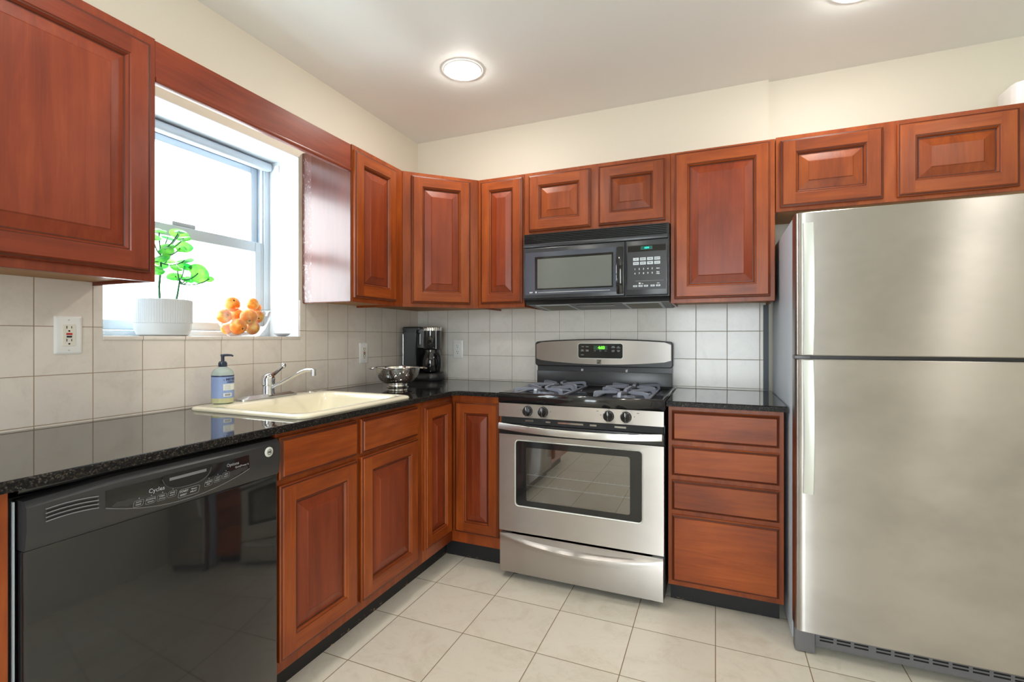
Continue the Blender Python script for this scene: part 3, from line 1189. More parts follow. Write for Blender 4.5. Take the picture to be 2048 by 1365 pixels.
loft(bm, [L3(-.118, .010, -.081, .081, .012, .318), L3(-.118, .010, -.081, .081, .012, .330), L3(-.112, .004, -.076, .076, .012, .336)])
obj('lid', bm, 'black_satin', cm)
for a in (-118, -38):
    bm = B()
    g = math.radians(a)
    c = Vector((.048 + .0640 * math.cos(g), .0640 * math.sin(g), 0))
    tdir = Vector((-math.sin(g), math.cos(g), 0))
    nn = Vector((math.cos(g), math.sin(g), 0))
    wd = .0045
    loft(bm, [[c - tdir * wd + Z * z, c + tdir * wd + Z * z, c + tdir * wd + nn * .001 + Z * z, c - tdir * wd + nn * .001 + Z * z] for z in (.198, .312)])
    obj('chrome_strip', bm, 'polished_steel', cm)
obj('water_gauge', bx(-.005, .001, -.0600, -.0575, .225, .292, .001, 1), 'white_plastic', cm)
obj('carafe', lathe(B(), [(.050, .0485), (.062, .056), (.070, .080), (.069, .120), (.062, .155), (.054, .178), (.055, .192), (.050, .194)], (.048, 0, 0), 36, True, True), 'black_gloss', cm)
pts = arc((.100, -.045, .170), (.158, -.085, .165), (.120, -.052, .070), 10)
obj('carafe_handle', tube(B(), pts, .008, 8, flat=(1.3, .8)), 'black_satin', cm)

# ------------------------------------------------------------------ outlets
def outlet(label, F, gfci, loc, w=.072, h=.118):
    t = thing('outlet', label, 'outlet', loc, 'wall outlets')
    def rl(k, d):
        return [F(u, v, d) for u, v in rrect(-w / 2 + k, w / 2 - k, -h / 2 + k, h / 2 - k, .004, 3)]
    obj('cover_plate', loft(B(), [rl(0, 0), rl(0, .0022), rl(.004, .005), rl(.007, .0056)]), 'white_plastic', t)
    bm = B()
    if gfci:
        loft(bm, [[F(u, v, .0056) for u, v in rrect(-.0165, .0165, -.0335, .0335, .002, 2)], [F(u, v, .0075) for u, v in rrect(-.016, .016, -.033, .033, .002, 2)]])
        zs = (.019, -.021)
        fr = .0076
    else:
        for c in (.020, -.020):
            loft(bm, [[F(u, v + c, .0056) for u, v in rrect(-.017, .017, -.0145, .0145, .010, 4)], [F(u, v + c, .0072) for u, v in rrect(-.0165, .0165, -.014, .014, .010, 4)]])
        zs = (.020, -.020)
        fr = .0073
    for c in zs:
        rect_on(bm, F, -.0072, -.0052, c + .001, c + .0095, fr, 1)
        rect_on(bm, F, .0052, .0070, c + .0018, c + .009, fr, 1)
        loft(bm, [[F(u, v, fr + d) for u, v in rrect(-.0026, .0026, c - .0085, c - .0035, .0024, 3)] for d in (0, .0004)], mi=1)
    for c in ((.047, -.047) if gfci else (0,)):
        loft(bm, [[F(u, v, (.0057 if gfci else .0057) + d) for u, v in rrect(-.0022, .0022, c - .0022, c + .0022, .002, 3)] for d in (0, .0008)], mi=2)
    r = obj('receptacle', bm, ['ivory_plastic' if gfci else 'white_plastic', 'dark_slot', 'button_grey'], t)
    if gfci:
        obj('reset_button', rect_on(B(), F, -.0075, .0075, .0008, .0066, fr, 0, .0012), 'red_plastic' if gfci == 1 else 'rust_plastic', r)
        obj('test_button', rect_on(B(), F, -.0065, .0065, -.0075, -.0020, fr, 0, .0012), 'black_matte', r)
    return t


outlet('white wall outlet with red and black buttons at far left beside the window', plane_frame((TT, -1.955, 1.162), Y, X), 1, (TT, -1.955, 1.162))
outlet('white wall outlet with dark buttons above the colander', plane_frame((TT, -.565, 1.066), Y, X), 2, (TT, -.565, 1.066))
outlet('plain white two-socket wall outlet right of the coffee maker', plane_frame((.314, -TT, 1.079), X, NY), 0, (.314, -TT, 1.079))

# ------------------------------------------------------------------ plant
pl = thing('potted_plant', 'leafy green plant in a white ribbed pot on the window sill', 'plant', (-.085, -1.612, WZ0), local=True)
bm = lathe(B(), [(.072, .0), (.084, .006), (.091, .022), (.0925, .046), (.0925, .048), (.0930, .0485), (.0945, .050), (.0955, .132), (.0950, .137), (.0925, .139), (.0885, .137), (.088, .115)],
           (0, 0, 0), 216, True, False, 0, 72, -.0016, (.0485, .133))
obj('pot', bm, 'pot_white', pl)
obj('soil', lathe(B(), [(.0885, .118), (.001, .120)], (0, 0, 0), 40, False, True), 'soil', pl)
PB = Vector((-.085, -1.612, WZ0))
t1b, t1t = Vector((-.08, -1.627, 1.27)) - PB, Vector((-.08, -1.627, 1.494)) - PB
t2b, t2t = Vector((-.075, -1.577, 1.27)) - PB, Vector((-.07, -1.559, 1.385)) - PB
LEAVES = [  # y, z, half-width, half-height in view, trunk, stem height along the trunk
    (-1.615, 1.567, .021, .3, 1, 1.0), (-1.637, 1.562, .018, .3, 1, 1.0), (-1.522, 1.571, .029, .75, 1, .85), (-1.581, 1.546, .018, .4, 1, .95),
    (-1.572, 1.567, .018, .3, 1, .9), (-1.512, 1.524, .026, .7, 1, .8), (-1.55, 1.507, .019, .6, 1, .75), (-1.572, 1.462, .026, .3, 1, .6),
    (-1.518, 1.466, .025, .35, 1, .55), (-1.53, 1.440, .021, .6, 2, 1.0), (-1.488, 1.415, .034, .95, 2, .95), (-1.449, 1.396, .014, .7, 2, .7),
    (-1.640, 1.457, .022, .6, 1, .7), (-1.604, 1.442, .021, .75, 1, .6), (-1.640, 1.404, .018, .5, 1, .4), (-1.564, 1.397, .023, .55, 2, 1.0),
    (-1.534, 1.387, .014, .6, 2, .9), (-1.68, 1.53, .026, .5, 1, .8), (-1.70, 1.46, .028, .5, 1, .6), (-1.67, 1.415, .022, .5, 1, .45),
    (-1.548, 1.545, .019, .5, 1, .9), (-1.605, 1.505, .021, .55, 1, .75), (-1.585, 1.425, .019, .5, 2, .9), (-1.622, 1.488, .022, .6, 1, .7), (-1.500, 1.392, .017, .6, 2, .8)]
leaf_bm, stem_bm = B(), B()
rnd = random.Random(3)
tube(stem_bm, [t1b, t1b.lerp(t1t, .35) + Vector((0, -.004, 0)), t1b.lerp(t1t, .7) + Vector((0, .003, 0)), t1t], [.0042, .004, .0038, .003], 8)
tube(stem_bm, [t2b, t2b.lerp(t2t, .5) + Vector((0, .002, 0)), t2t], [.0042, .004, .003], 8)
for i, (ly, lz, r, tilt, tr, fr) in enumerate(LEAVES):
    x = -.085 + rnd.uniform(-.045, .05)
    c = Vector((x, ly, lz)) - PB
    base = (t1b.lerp(t1t, .45 + .55 * fr) if tr == 1 else t2b.lerp(t2t, .45 + .55 * fr))
    # leaf plane: up vector tipped towards the room
    az = rnd.uniform(-.5, .5) - .6
    th = math.asin(min(.98, tilt * .8 + .22))
    nrm = Vector((math.sin(th) * math.cos(az), math.sin(th) * math.sin(az), math.cos(th)))
    out = (c - base)
    out.z *= .2
    out = (out - nrm * out.dot(nrm)).normalized()
    side = nrm.cross(out)
    rings = []
    for q in (.12, .4, .72, 1.0):
        L = []
        for k in range(18):
            a = 2 * PI * k / 18
            notch = 1 - .35 * max(0, math.cos(a - PI)) ** 8
            rr = 1.22 * r * q * notch
            wav = .06 * r * math.sin(3 * a + i) * q
            L.append(c + out * (rr * math.cos(a) * 1.05) + side * (rr * math.sin(a)) + nrm * (wav - .16 * r * q * q))
        rings.append(L)
    loft(leaf_bm, rings, False, False)
    leaf_bm.faces.new([leaf_bm.verts.new(p) for p in rings[0]])
    mid = base.lerp(c, .55) + Vector((0, 0, -.018 - .01 * rnd.random()))
    tube(stem_bm, arc(base, mid, c - out * r * .1, 7), [.0024] * 8, 6)
obj('foliage', leaf_bm, 'leaf_green', pl, recalc=False, sharp=1.2)
obj('stems', stem_bm, 'stem_green', pl)

# ------------------------------------------------------------------ bowl of oranges
BC = Vector((-.062, -1.284, WZ0))
fb = thing('fruit_bowl', 'clear glass bowl of oranges on the window sill', 'bowl', BC, local=True)
bm = lathe(B(), [(.004, .003), (.052, .003), (.062, .008), (.082, .035), (.099, .072), (.116, .117), (.1175, .119), (.1195, .1185), (.1195, .1165), (.1175, .114), (.103, .070), (.085, .032), (.064, .003), (.058, .0), (.004, .0)], (0, 0, 0), 48, True, True)
obj('glass_bowl', bm, 'bowl_glass', fb)
ORS = [((-.030, -1.284, 1.247), .037, 'orange at the front centre of the glass bowl with a dark stem mark'),
       ((-.026, -1.338, 1.203), .036, 'pale orange at the bottom front of the glass bowl'),
       ((-.044, -1.254, 1.199), .033, 'deep orange fruit at the bottom right of the glass bowl'),
       ((-.072, -1.370, 1.247), .033, 'pale orange at the left side of the glass bowl'),
       ((-.096, -1.340, 1.193), .026, 'small orange low at the back left of the glass bowl'),
       ((-.072, -1.205, 1.250), .031, 'orange against the right side of the glass bowl'),
       ((-.100, -1.312, 1.302), .036, 'large orange topmost on the left of the bowl'),
       ((-.095, -1.213, 1.308), .031, 'orange topmost on the right of the bowl'),
       ((-.128, -1.165, 1.293), .026, 'orange peeking out at the back right of the bowl'),
       ((-.134, -1.262, 1.256), .033, 'orange buried at the back centre of the bowl'),
       ((-.118, -1.272, 1.192), .027, 'orange at the bottom back of the bowl')]
sphere_bm = B()
sphere(sphere_bm, (0, 0, 0), 1.0, 28, 18, (1, 1, .93))
for w in sphere_bm.verts:      # dimple at the stem
    d = math.hypot(w.co.x, w.co.y)
    if w.co.z > 0 and d < .3:
        w.co.z -= .10 * (1 - d / .3)
first = None
for i, (p, r, lab) in enumerate(ORS):
    if first is None:
        o = obj('orange', sphere_bm, 'orange_peel')
        stem = obj('stem_button', lathe(B(), [(.11, .84), (.12, .86), (.07, .89), (.01, .90)], (0, 0, 0), 10, True, True), 'soil', o)
        first = (o, stem)
    else:
        o = first[0].copy()
        link(o)
        c = first[1].copy()
        c.parent = o
        link(c)
    o.location = p
    o.scale = (r * .95, r * .95, r * .95)
    rr = random.Random(i * 5 + 1)
    o.rotation_euler = (rr.uniform(1.0, 2.2), rr.uniform(-.4, .4), rr.uniform(-.3, 1.8) + .9)
    tag(o, lab, 'orange', 'oranges in the glass bowl')
first[0].rotation_euler = (2.25, 0, 1.05)

# small dish on the sill
ds = obj('dish', lathe(B(), [(.016, 0), (.026, .003), (.036, .012), (.0375, .0135), (.036, .0145), (.025, .006), (.002, .005)], (0, 0, 0), 32, True, True), 'grey_vinyl', None)
ds.location = (-.050, -1.085, WZ0 + .0005)
tag(ds, 'small grey dish at the right end of the window sill', 'dish')

# ------------------------------------------------------------------ dishwasher
DY0, DY1 = -2.318, -1.7185
dw = thing('dishwasher', 'black built-in dishwasher with control strip under the worktop left of the sink', 'dishwasher', (.3, (DY0 + DY1) / 2, 0))
bm = B()
box(bm, .06, .585, DY0 - .004, DY1 + .003, .03, .838)
obj('tub', bm, 'black_matte', dw)
obj('kick_plate', bx(.52, .54, DY0, DY1, .002, .095), 'black_satin', dw)
obj('top_trim', bx(.560, .604, DY0 + .004, DY1 - .002, .846, .860, .002), 'black_gloss', dw)
obj('side_trim', bx(.602, .611, DY0 - .0062, DY0 - .0042, .10, .835), 'grey_vinyl', dw)
FD = plane_frame((0, 0, 0), Y, X)     # u = y, v = z, w = x
obj('door', bx(.588, .628, DY0 + .002, DY1 - .001, .100, .738, .004, 2), 'black_gloss', dw)


def con_prof(y):
    t = 1 - ((y - (DY0 + DY1) / 2) / ((DY1 - DY0) / 2)) ** 2
    return t


rows = []
N_ = 20
for i in range(N_ + 1):
    y = DY0 + .002 + (DY1 - DY0 - .003) * i / N_
    t = con_prof(y)
    bul = .010 * t
    top = .836 + .010 * min(1, (y - DY0) / .16) + .001 * t
    rows.append([(.588, y, .739), (.630, y, .739), (.634 + bul * .4, y, .746), (.640 + bul, y, .785), (.638 + bul, y, top - .012), (.628 + bul * .7, y, top), (.588, y, top)])
bm = loft(B(), rows)
con = obj('control_panel', bm, 'panel_dark', dw, 'satin black control strip')


def con_x(y, z):   # front of the control strip
    t = con_prof(y)
    b = .010 * t
    if z < .785:
        return .634 + b * .4 + (z - .746) / .039 * (.006 + b * .6)
    return .640 + b - (z - .785) / .05 * .002


def FC(u, v, w):
    return Vector((con_x(u, v) + w, u, v))


def curved_patch(bm, y0, y1, zl, zu, w, n=16, mi=0):
    L0, L1 = [], []
    for i in range(n + 1):
        y = y0 + (y1 - y0) * i / n
        L0.append(FC(y, zl(y), w))
        L1.append(FC(y, zu(y), w))
    mids = [[a.lerp(b, k) for a, b in zip(L0, L1)] for k in (0, .5, 1)]
    for row in mids[1:-1]:
        for p in row:
            p.x = con_x(p.y, p.z) + w
    loft(bm, mids, False, False, False, mi)


zl = lambda y: .786 - .022 * con_prof(y) ** .5 - .000
zl = lambda y: .786 - .036 * max(0, 1 - ((y + 2.008) / .182) ** 2)
zu = lambda y: .822
bm = B()
curved_patch(bm, -2.187, -1.832, zl, zu, .0008)
obj('glossy_window', bm, 'black_gloss', con)
bm = B()
for z0 in (.799, .807, .815):
    zc = lambda y, z0=z0: z0 - .012 + .012 * 0 + (-.010) * (-1) * 0 + .0
    curved_patch(bm, -2.286, -2.202, lambda y, z0=z0: z0 - .003 * ((y + 2.244) / .042) ** 2 - .006, lambda y, z0=z0: z0 - .003 * ((y + 2.244) / .042) ** 2 - .001, .0006, 8)
obj('vent', bm, 'dark_slot', con)
bm = B()
for z0 in (.797, .805, .813, .8215):
    pts = [FC(y, z0 - .003 * ((y + 2.244) / .042) ** 2 - .0035, .0015) for y in [-2.288 + .088 * i / 8 for i in range(9)]]
    tube(bm, pts, .0012, 6)
obj('vent_louvre', bm, 'grey_plastic', con)
# latch pocket
bm = B()
cz = lambda y: .822 - .036 * math.sqrt(max(0, 1 - abs((y + 2.010) / .062) ** 3))
curved_patch(bm, -2.071, -1.949, cz, lambda y: .824, .0014, 20)
pk = obj('latch_pocket', bm, 'dark_slot', con)
bm = tube(B(), [FC(y, cz(y), .002) for y in [-2.0715 + .123 * i / 24 for i in range(25)]], .0014, 6)
obj('pocket_rim', bm, 'charcoal', pk)
bm = B()
curved_patch(bm, -2.055, -1.962, lambda y: .809, lambda y: .816, .0022, 8)
obj('latch_bar', bm, 'grey_plastic', pk)
bm = tube(B(), [FC(y, zl(y), .001) for y in [-2.187 + .355 * i / 24 for i in range(25)]], .0009, 6)
obj('edge_line', bm, 'grey_plastic', con)
bm = B()
text_on(bm, 'Cycles', FC, -2.084, .7965, .0016, .0135, .0002)
text_on(bm, 'Options', FC, -1.885, .8085, .0016, .0115, .0001)
text_on(bm, 'QuietPower 6', FC, -1.857, .7985, .0016, .0075, .0001)
text_on(bm, 'START', FC, -2.018, .7735, .0016, .0072, .0004)
text_on(bm, 'RESET', FC, -2.018, .7645, .0016, .0062, .0003)
text_on(bm, 'Hours', FC, -1.993, .7735, .0016, .0058, .0003)
text_on(bm, 'DELAY', FC, -1.993, .7665, .0016, .0055, .0003)
outline_on(bm, FC, -2.031, -1.978, .758, .780, .0016, .0009, .005)
for k, (u, v, s1, s2) in enumerate(((-2.122, .776, 'POTS', 'PANS'), (-2.096, .775, 'NORMAL', 'WASH'), (-2.071, .775, 'SPEED', 'CYCLE'), (-2.047, .776, 'RINSE', 'ONLY'),
                                    (-1.955, .777, 'HEATED', 'DRY'), (-1.930, .781, 'HOT', 'START'), (-1.906, .785, 'ADD', 'HEAT'))):
    text_on(bm, s1, FC, u, v + .0025, .0016, .0048, .0002)
    text_on(bm, s2, FC, u, v - .0035, .0016, .0048, .0002)
    outline_on(bm, FC, u - .0105, u + .0105, v - .0085, v + .0075, .0015, .0006, .004)
    rect_on(bm, FC, u - .0009, u + .0009, v + .0105, v + .0125, .0012)
obj('printing', bm, 'print_grey', con, recalc=False)
by, bz = -1.763, .8155
bd = obj('badge', lathe(B(), [(.0145, .0), (.0145, .002), (.0125, .0032), (.001, .0036)], (con_x(by, bz), by, bz), 28, False, True, axis='x'), 'handle_silver', con)
bm = B()
outline_on(bm, FC, by - .0082, by + .0082, bz - .0082, bz + .0082, .0040, .0012, .0080)
text_on(bm, 'GE', FC, by, bz, .0041, .0085, .0004)
obj('emblem', bm, 'black_matte', bd, recalc=False)

# ------------------------------------------------------------------ range
RX0, RX1 = .901, 1.659
RF = -.665                               # door front plane
rg = thing('range', 'stainless steel gas range with black cooktop below the microwave', 'range', (1.28, -.34, 0))
bm = B()
box(bm, RX0, RX1, -.615, -.028, .035, .842)
obj('body', bm, 'black_satin', rg)
for fx in (.96, 1.60):
    for fy in (-.58, -.09):
        obj('foot', lathe(B(), [(.020, 0), (.020, .008), (.011, .011), (.011, .036)], (fx, fy, .0), 16, True, True), 'black_matte', rg)
# cooktop: raised lip round a sunken well
bm = B()
cx0, cx1, cy0, cy1 = .898, 1.662, -.668, -.075


def CL(k, z):
    return [(cx0 + k, cy0 + k, z), (cx1 - k, cy0 + k, z), (cx1 - k, cy1 - k, z), (cx0 + k, cy1 - k, z)]


loft(bm, [CL(.004, .842), CL(.0, .846), CL(.0, .888), CL(.003, .892), CL(.010, .892), CL(.024, .884), CL(.030, .876)], True, True)
obj('cooktop', bm, 'enamel', rg, recalc=False)
# burners and grates
for gx0 in (.952, 1.345):
    gx1 = gx0 + .245
    gxm = (gx0 + gx1) / 2
    for by_ in (-.515, -.235):
        bm = lathe(B(), [(.052, 0), (.050, .006), (.036, .008), (.034, .014)], (gxm, by_, .876), 24, False, True)
        b = obj('burner', bm, 'iron_grate', rg)
        obj('burner_cap', lathe(B(), [(.032, .014), (.034, .017), (.033, .022), (.028, .024), (.001, .0245)], (gxm, by_, .876), 24, True, True), 'black_satin', b)
    bm = B()
    zt = .911
    gy0, gy1 = -.640, -.105
    gym = (gy0 + gy1) / 2
    # low frame lying on the cooktop
    for xx in (gx0 + .006, gx1 - .006):
        box(bm, xx - .006, xx + .006, gy0, gy1, .877, .885, .001, 1)
    for y in (gy0 + .006, gym, gy1 - .006):
        box(bm, gx0 + .012, gx1 - .012, y - .006, y + .006, .877, .885, .001, 1)

    def finger(p, q):
        # a leg standing on the frame at p, then a bar reaching in to q
        p, q = Vector((*p, 0)), Vector((*q, 0))
        d = (q - p).normalized()
        sd = Vector((-d.y, d.x, 0)) * .0074
        prof = [(-.005, .884), (-.002, zt - .006), (.004, zt), (.030, zt + .001), ((q - p).length, zt - .002),
                ((q - p).length, zt - .012), (.016, zt - .012), (.008, zt - .020), (.007, .884)]
        loft(bm, [[p + d * a + Z * z + sd for a, z in prof], [p + d * a + Z * z - sd for a, z in prof]])
    for (ya, yb, yc) in ((gy0 + .006, gym, -.510), (gym, gy1 - .006, -.240)):
        for sx in (-1, 1):
            ex = gxm + sx * .1165
            finger((ex, ya + .030), (gxm + sx * .030, yc - .030))
            finger((ex, yb - .030), (gxm + sx * .030, yc + .030))
        finger((gxm, ya), (gxm, yc - .036))
        finger((gxm, yb), (gxm, yc + .036))
    obj('grate', bm, 'iron_grate', rg, sharp=.4)
# back guard
bm = B()
box(bm, .884, 1.646, -.074, -.030, .843, .962, .002)
box(bm, .884, 1.646, -.062, -.030, .962, 1.010)
obj('riser', bm, 'charcoal', rg)
for vx in (1.15, 1.40):
    obj('vent_clip', bx(vx, vx + .012, -.072, -.060, .962, .978, .001, 1), 'chrome', rg)


def guard_outline(k, n=14):
    x0, x1 = .877 + k, 1.650 - k
    pts = []
    r = .016 - min(k, .008)
    xm = (x0 + x1) / 2

    def topz(x):
        return 1.147 - k - .015 * ((x - xm) / (x1 - xm)) ** 2

    def botz(x):
        return .990 + k * 1.0
    pts.append((x0, botz(x0) + r))
    for i in range(1, 5):
        a = PI + PI / 2 * i / 4
        pts.append((x0 + r + r * math.cos(a), botz(x0) + r + r * math.sin(a)))
    for i in range(1, 4):
        a = -PI / 2 + PI / 2 * i / 4
        pts.append((x1 - r + r * math.cos(a), botz(x1) + r + r * math.sin(a)))
    pts.append((x1, botz(x1) + r))
    for i in range(5):
        a = PI / 2 * i / 4
        pts.append((x1 - r + r * math.cos(a), topz(x1) - r + r * math.sin(a)))
    for i in range(1, n):
        x = x1 - r + (x0 - x1 + 2 * r) * i / n
        pts.append((x, topz(x)))
    for i in range(5):
        a = PI / 2 + PI / 2 * i / 4
        pts.append((x0 + r + r * math.cos(a), topz(x0) - r + r * math.sin(a)))
    return pts


g0, g1 = guard_outline(0), guard_outline(.004)
bm = loft(B(), [[(a, -.030, b) for a, b in g0], [(a, -.082, b) for a, b in g0], [(a, -.086, b) for a, b in g1]])
bg_ = obj('back_guard', bm, 'black_satin', rg)
# stainless face of the guard: its lower edge sags in the middle
bm = B()
top, bot = [], []
xa, xb = .885, 1.642
xm = (xa + xb) / 2
for i in range(25):
    x = xa + (xb - xa) * i / 24
    q = ((x - xm) / (xb - xm)) ** 2
    e = .010 * max(0, (abs(x - xm) / (xb - xm) - .97) / .03)
    top.append((x, 1.1405 - .0145 * q - e))
    bot.append((x, 1.004 + .022 * q + e * .6))
loft(bm, [[(x, -.0862, z) for x, z in bot], [(x, -.0895, z) for x, z in bot], [(x, -.0895, z) for x, z in top], [(x, -.0862, z) for x, z in top]], False, False, False)
fp_ = obj('guard_face', bm, 'steel', bg_)
FR = plane_frame((0, -.0896, 0), X, NY)
bm = loft(B(), [[FR(u, v, 0) for u, v in rrect(1.136, 1.392, 1.036, 1.124, .014, 5)], [FR(u, v, .0016) for u, v in rrect(1.1365, 1.3915, 1.0365, 1.1235, .014, 5)]])
obj('display_bezel', bm, 'handle_silver', bg_)
bm = loft(B(), [[FR(u, v, .0016) for u, v in rrect(1.139, 1.389, 1.039, 1.121, .012, 5)], [FR(u, v, .0022) for u, v in rrect(1.139, 1.389, 1.039, 1.121, .012, 5)]])
dp = obj('display_panel', bm, 'black_gloss', bg_)
bm = rect_on(B(), FR, 1.227, 1.305, 1.086, 1.110, .0023)
lc = obj('display', bm, 'lcd_green', dp)
bm = text_on(B(), '4:03', FR, 1.272, 1.0978, .0030, .0225, .0009)
obj('clock_digits', bm, 'led_green', lc, recalc=False)
bm = B()
for (u, v, s) in ((1.165, 1.103, 'BAKE'), (1.191, 1.103, 'BROIL'), (1.163, 1.082, 'SELF\nCLEAN'), (1.191, 1.081, 'TIMED\nOVEN'), (1.163, 1.057, 'LOCK'),
                  (1.337, 1.102, 'TIMER\nON/OFF'), (1.366, 1.101, 'SET\nCLOCK'), (1.337, 1.080, 'OVEN\nLIGHT'), (1.366, 1.080, 'CLEAR\nOFF')):
    text_on(bm, s, FR, u, v, .0026, .0058, .0003)
for u, s in ((1.235, 'OVEN'), (1.265, 'TIMER'), (1.295, 'LOCK')):
    text_on(bm, s, FR, u, 1.080, .0026, .0042, .0002)
obj('printing', bm, 'print_grey', dp, recalc=False)
# maker's zig-zag emblem
bm = B()
ex0, ex1 = 1.245, 1.270
prism_pts = [[(ex0, 1.0305), (ex1, 1.0305), (ex1, 1.0285), (ex0, 1.0285)],
             [(ex0, 1.0268), (ex1, 1.0268), (ex1, 1.0215), (ex0 + .010, 1.0170), (ex0, 1.0170), (ex0, 1.0200), (ex0 + .006, 1.0200), (ex1 - .007, 1.0235), (ex0, 1.0235)],
             [(ex0, 1.0150), (ex1, 1.0165), (ex1, 1.0140), (ex0 + .010, 1.0115), (ex1, 1.0115), (ex1, 1.0085), (ex0, 1.0085), (ex0, 1.0120), (ex0 + .009, 1.0135), (ex0, 1.0135)]]
for pts in prism_pts:
    bm.faces.new([bm.verts.new(FR(u, v, .0006)) for u, v in pts])
obj('emblem', bm, 'black_matte', bg_, recalc=False)
# knob strip
bm = B()
loft(bm, [[(RX0, -.615, .778), (RX0, RF - .004, .778), (RX0, RF - .004, .842), (RX0, -.615, .842)],
          [(RX1, -.615, .778), (RX1, RF - .004, .778), (RX1, RF - .004, .842), (RX1, -.615, .842)]])
ks = obj('knob_panel', bm, 'steel', rg)
FK = plane_frame((0, RF - .0042, 0), X, NY)
for kx in (1.050, 1.126, 1.428, 1.503):
    k = obj('knob', lathe(B(), [(.0245, .0), (.0245, -.004), (.0215, -.006), (.0205, -.022), (.0185, -.025), (.001, -.0255)], (kx, RF - .0045, .8105), 28, False, True, axis='y'), 'black_gloss', rg)
    obj('grip', bx(kx - .0045, kx + .0045, RF - .0375, RF - .028, .7905, .8315, .002), 'black_gloss', k)
    obj('pointer', bx(kx - .0009, kx + .0009, RF - .0385, RF - .0370, .818, .8315), 'print_white', k)
bm = B()
for kx, d in ((1.050, -1), (1.126, 1), (1.428, -1), (1.503, 1)):
    rect_on(bm, FK, kx + d * .035 - .0015, kx + d * .035 + .0015, .8115, .8145, 0)
    rect_on(bm, FK, kx - .0008, kx + .0008, .8385, .8415, 0)
text_on(bm, 'LITE', FK, 1.428 - .05, .829, .0006, .005, .0002)
text_on(bm, 'LITE', FK, 1.503 + .05, .829, .0006, .005, .0002)
obj('marking', bm, 'black_matte', ks, recalc=False)
# vent gap under the strip
bm = B()
box(bm, RX0 + .004, RX1 - .004, -.650, -.615, .745, .777)
vg = obj('vent_strip', bm, 'black_matte', rg)
bm = B()
for x0, x1 in ((1.03, 1.07), (1.13, 1.155), (1.19, 1.31), (1.34, 1.37), (1.45, 1.50)):
    box(bm, x0, x1, -.6515, -.6495, .757, .765)
obj('vent_slot', bm, 'polished_steel', vg)
# oven door with a real window hole
dx0, dx1, dz0, dz1 = RX0, RX1, .232, .742
wx0, wx1, wz0, wz1 = .985, 1.570, .358, .667
bm = B()
o_ = [(dx0, dz0), (dx1, dz0), (dx1, dz1 - .046), (dx0, dz1 - .046)]


def door_face(bm, y, z0, z1, x0, x1, hole, r=.018):
    ed = []
    for pts in ([(x0, z0), (x1, z0), (x1, z1), (x0, z1)], hole):
        vs = [bm.verts.new((a, y, b)) for a, b in pts]
        ed += [bm.edges.new((vs[i], vs[(i + 1) % len(vs)])) for i in range(len(vs))]
    bmesh.ops.triangle_fill(bm, use_beauty=True, edges=ed)


hole = rrect(wx0, wx1, wz0, wz1, .016, 4)
door_face(bm, RF, dz0, .694, dx0, dx1, hole)
fs = bm.faces[:]
r = bmesh.ops.extrude_face_region(bm, geom=fs)
for w in [g for g in r['geom'] if isinstance(g, bmesh.types.BMVert)]:
    w.co.y = RF + .040
od = obj('oven_door', bm, 'steel', rg)
obj('door_top', bx(dx0, dx1, RF + .004, RF + .042, .6945, .743, .002), 'black_satin', od)
rim = loft(B(), [[(a, RF - .0006, b) for a, b in rrect(wx0 - .004, wx1 + .004, wz0 - .004, wz1 + .004, .019, 4)], [(a, RF - .0030, b) for a, b in rrect(wx0 - .002, wx1 + .002, wz0 - .002, wz1 + .002, .018, 4)],
                 [(a, RF - .0006, b) for a, b in rrect(wx0 + .001, wx1 - .001, wz0 + .001, wz1 - .001, .015, 4)], [(a, RF + .006, b) for a, b in rrect(wx0 + .001, wx1 - .001, wz0 + .001, wz1 - .001, .015, 4)]], False, False)
obj('window_trim', rim, 'handle_silver', od)
# black printed border and inner glass
bm = B()
ed = []
for pts in (rrect(wx0 + .0015, wx1 - .0015, wz0 + .0015, wz1 - .0015, .015, 4), rrect(1.037, 1.518, .384, .636, .010, 4)):
    vs = [bm.verts.new((a, RF + .005, b)) for a, b in pts]
    ed += [bm.edges.new((vs[i], vs[(i + 1) % len(vs)])) for i in range(len(vs))]
bmesh.ops.triangle_fill(bm, use_beauty=True, edges=ed)
r = bmesh.ops.extrude_face_region(bm, geom=bm.faces[:])
for w in [g for g in r['geom'] if isinstance(g, bmesh.types.BMVert)]:
    w.co.y = RF + .010
obj('window_border', bm, 'oven_dark', od)
obj('window_glass', bx(1.036, 1.519, RF + .006, RF + .009, .383, .637), 'oven_glass', od)
# the oven cavity seen through the glass: lining shells standing in front of the body
bm = B()
box(bm, 1.030, 1.034, RF + .012, RF + .0490, .378, .642)
box(bm, 1.521, 1.525, RF + .012, RF + .0490, .378, .642)
box(bm, 1.034, 1.521, RF + .012, RF + .0490, .374, .378)
box(bm, 1.034, 1.521, RF + .012, RF + .0490, .642, .646)
box(bm, 1.030, 1.525, RF + .0440, RF + .0490, .374, .646)
obj('oven_cavity', bm, 'oven_inside', rg)
bm = B()
for z in (.455, .505):
    tube(bm, [(1.036, RF + .020, z), (1.519, RF + .020, z)], .0018, 6)
    for i in range(1, 14):
        x = 1.04 + i * .034
        tube(bm, [(x, RF + .018, z + .0025), (x, RF + .042, z + .0025)], .0012, 5)
obj('oven_rack', bm, 'button_grey', rg)
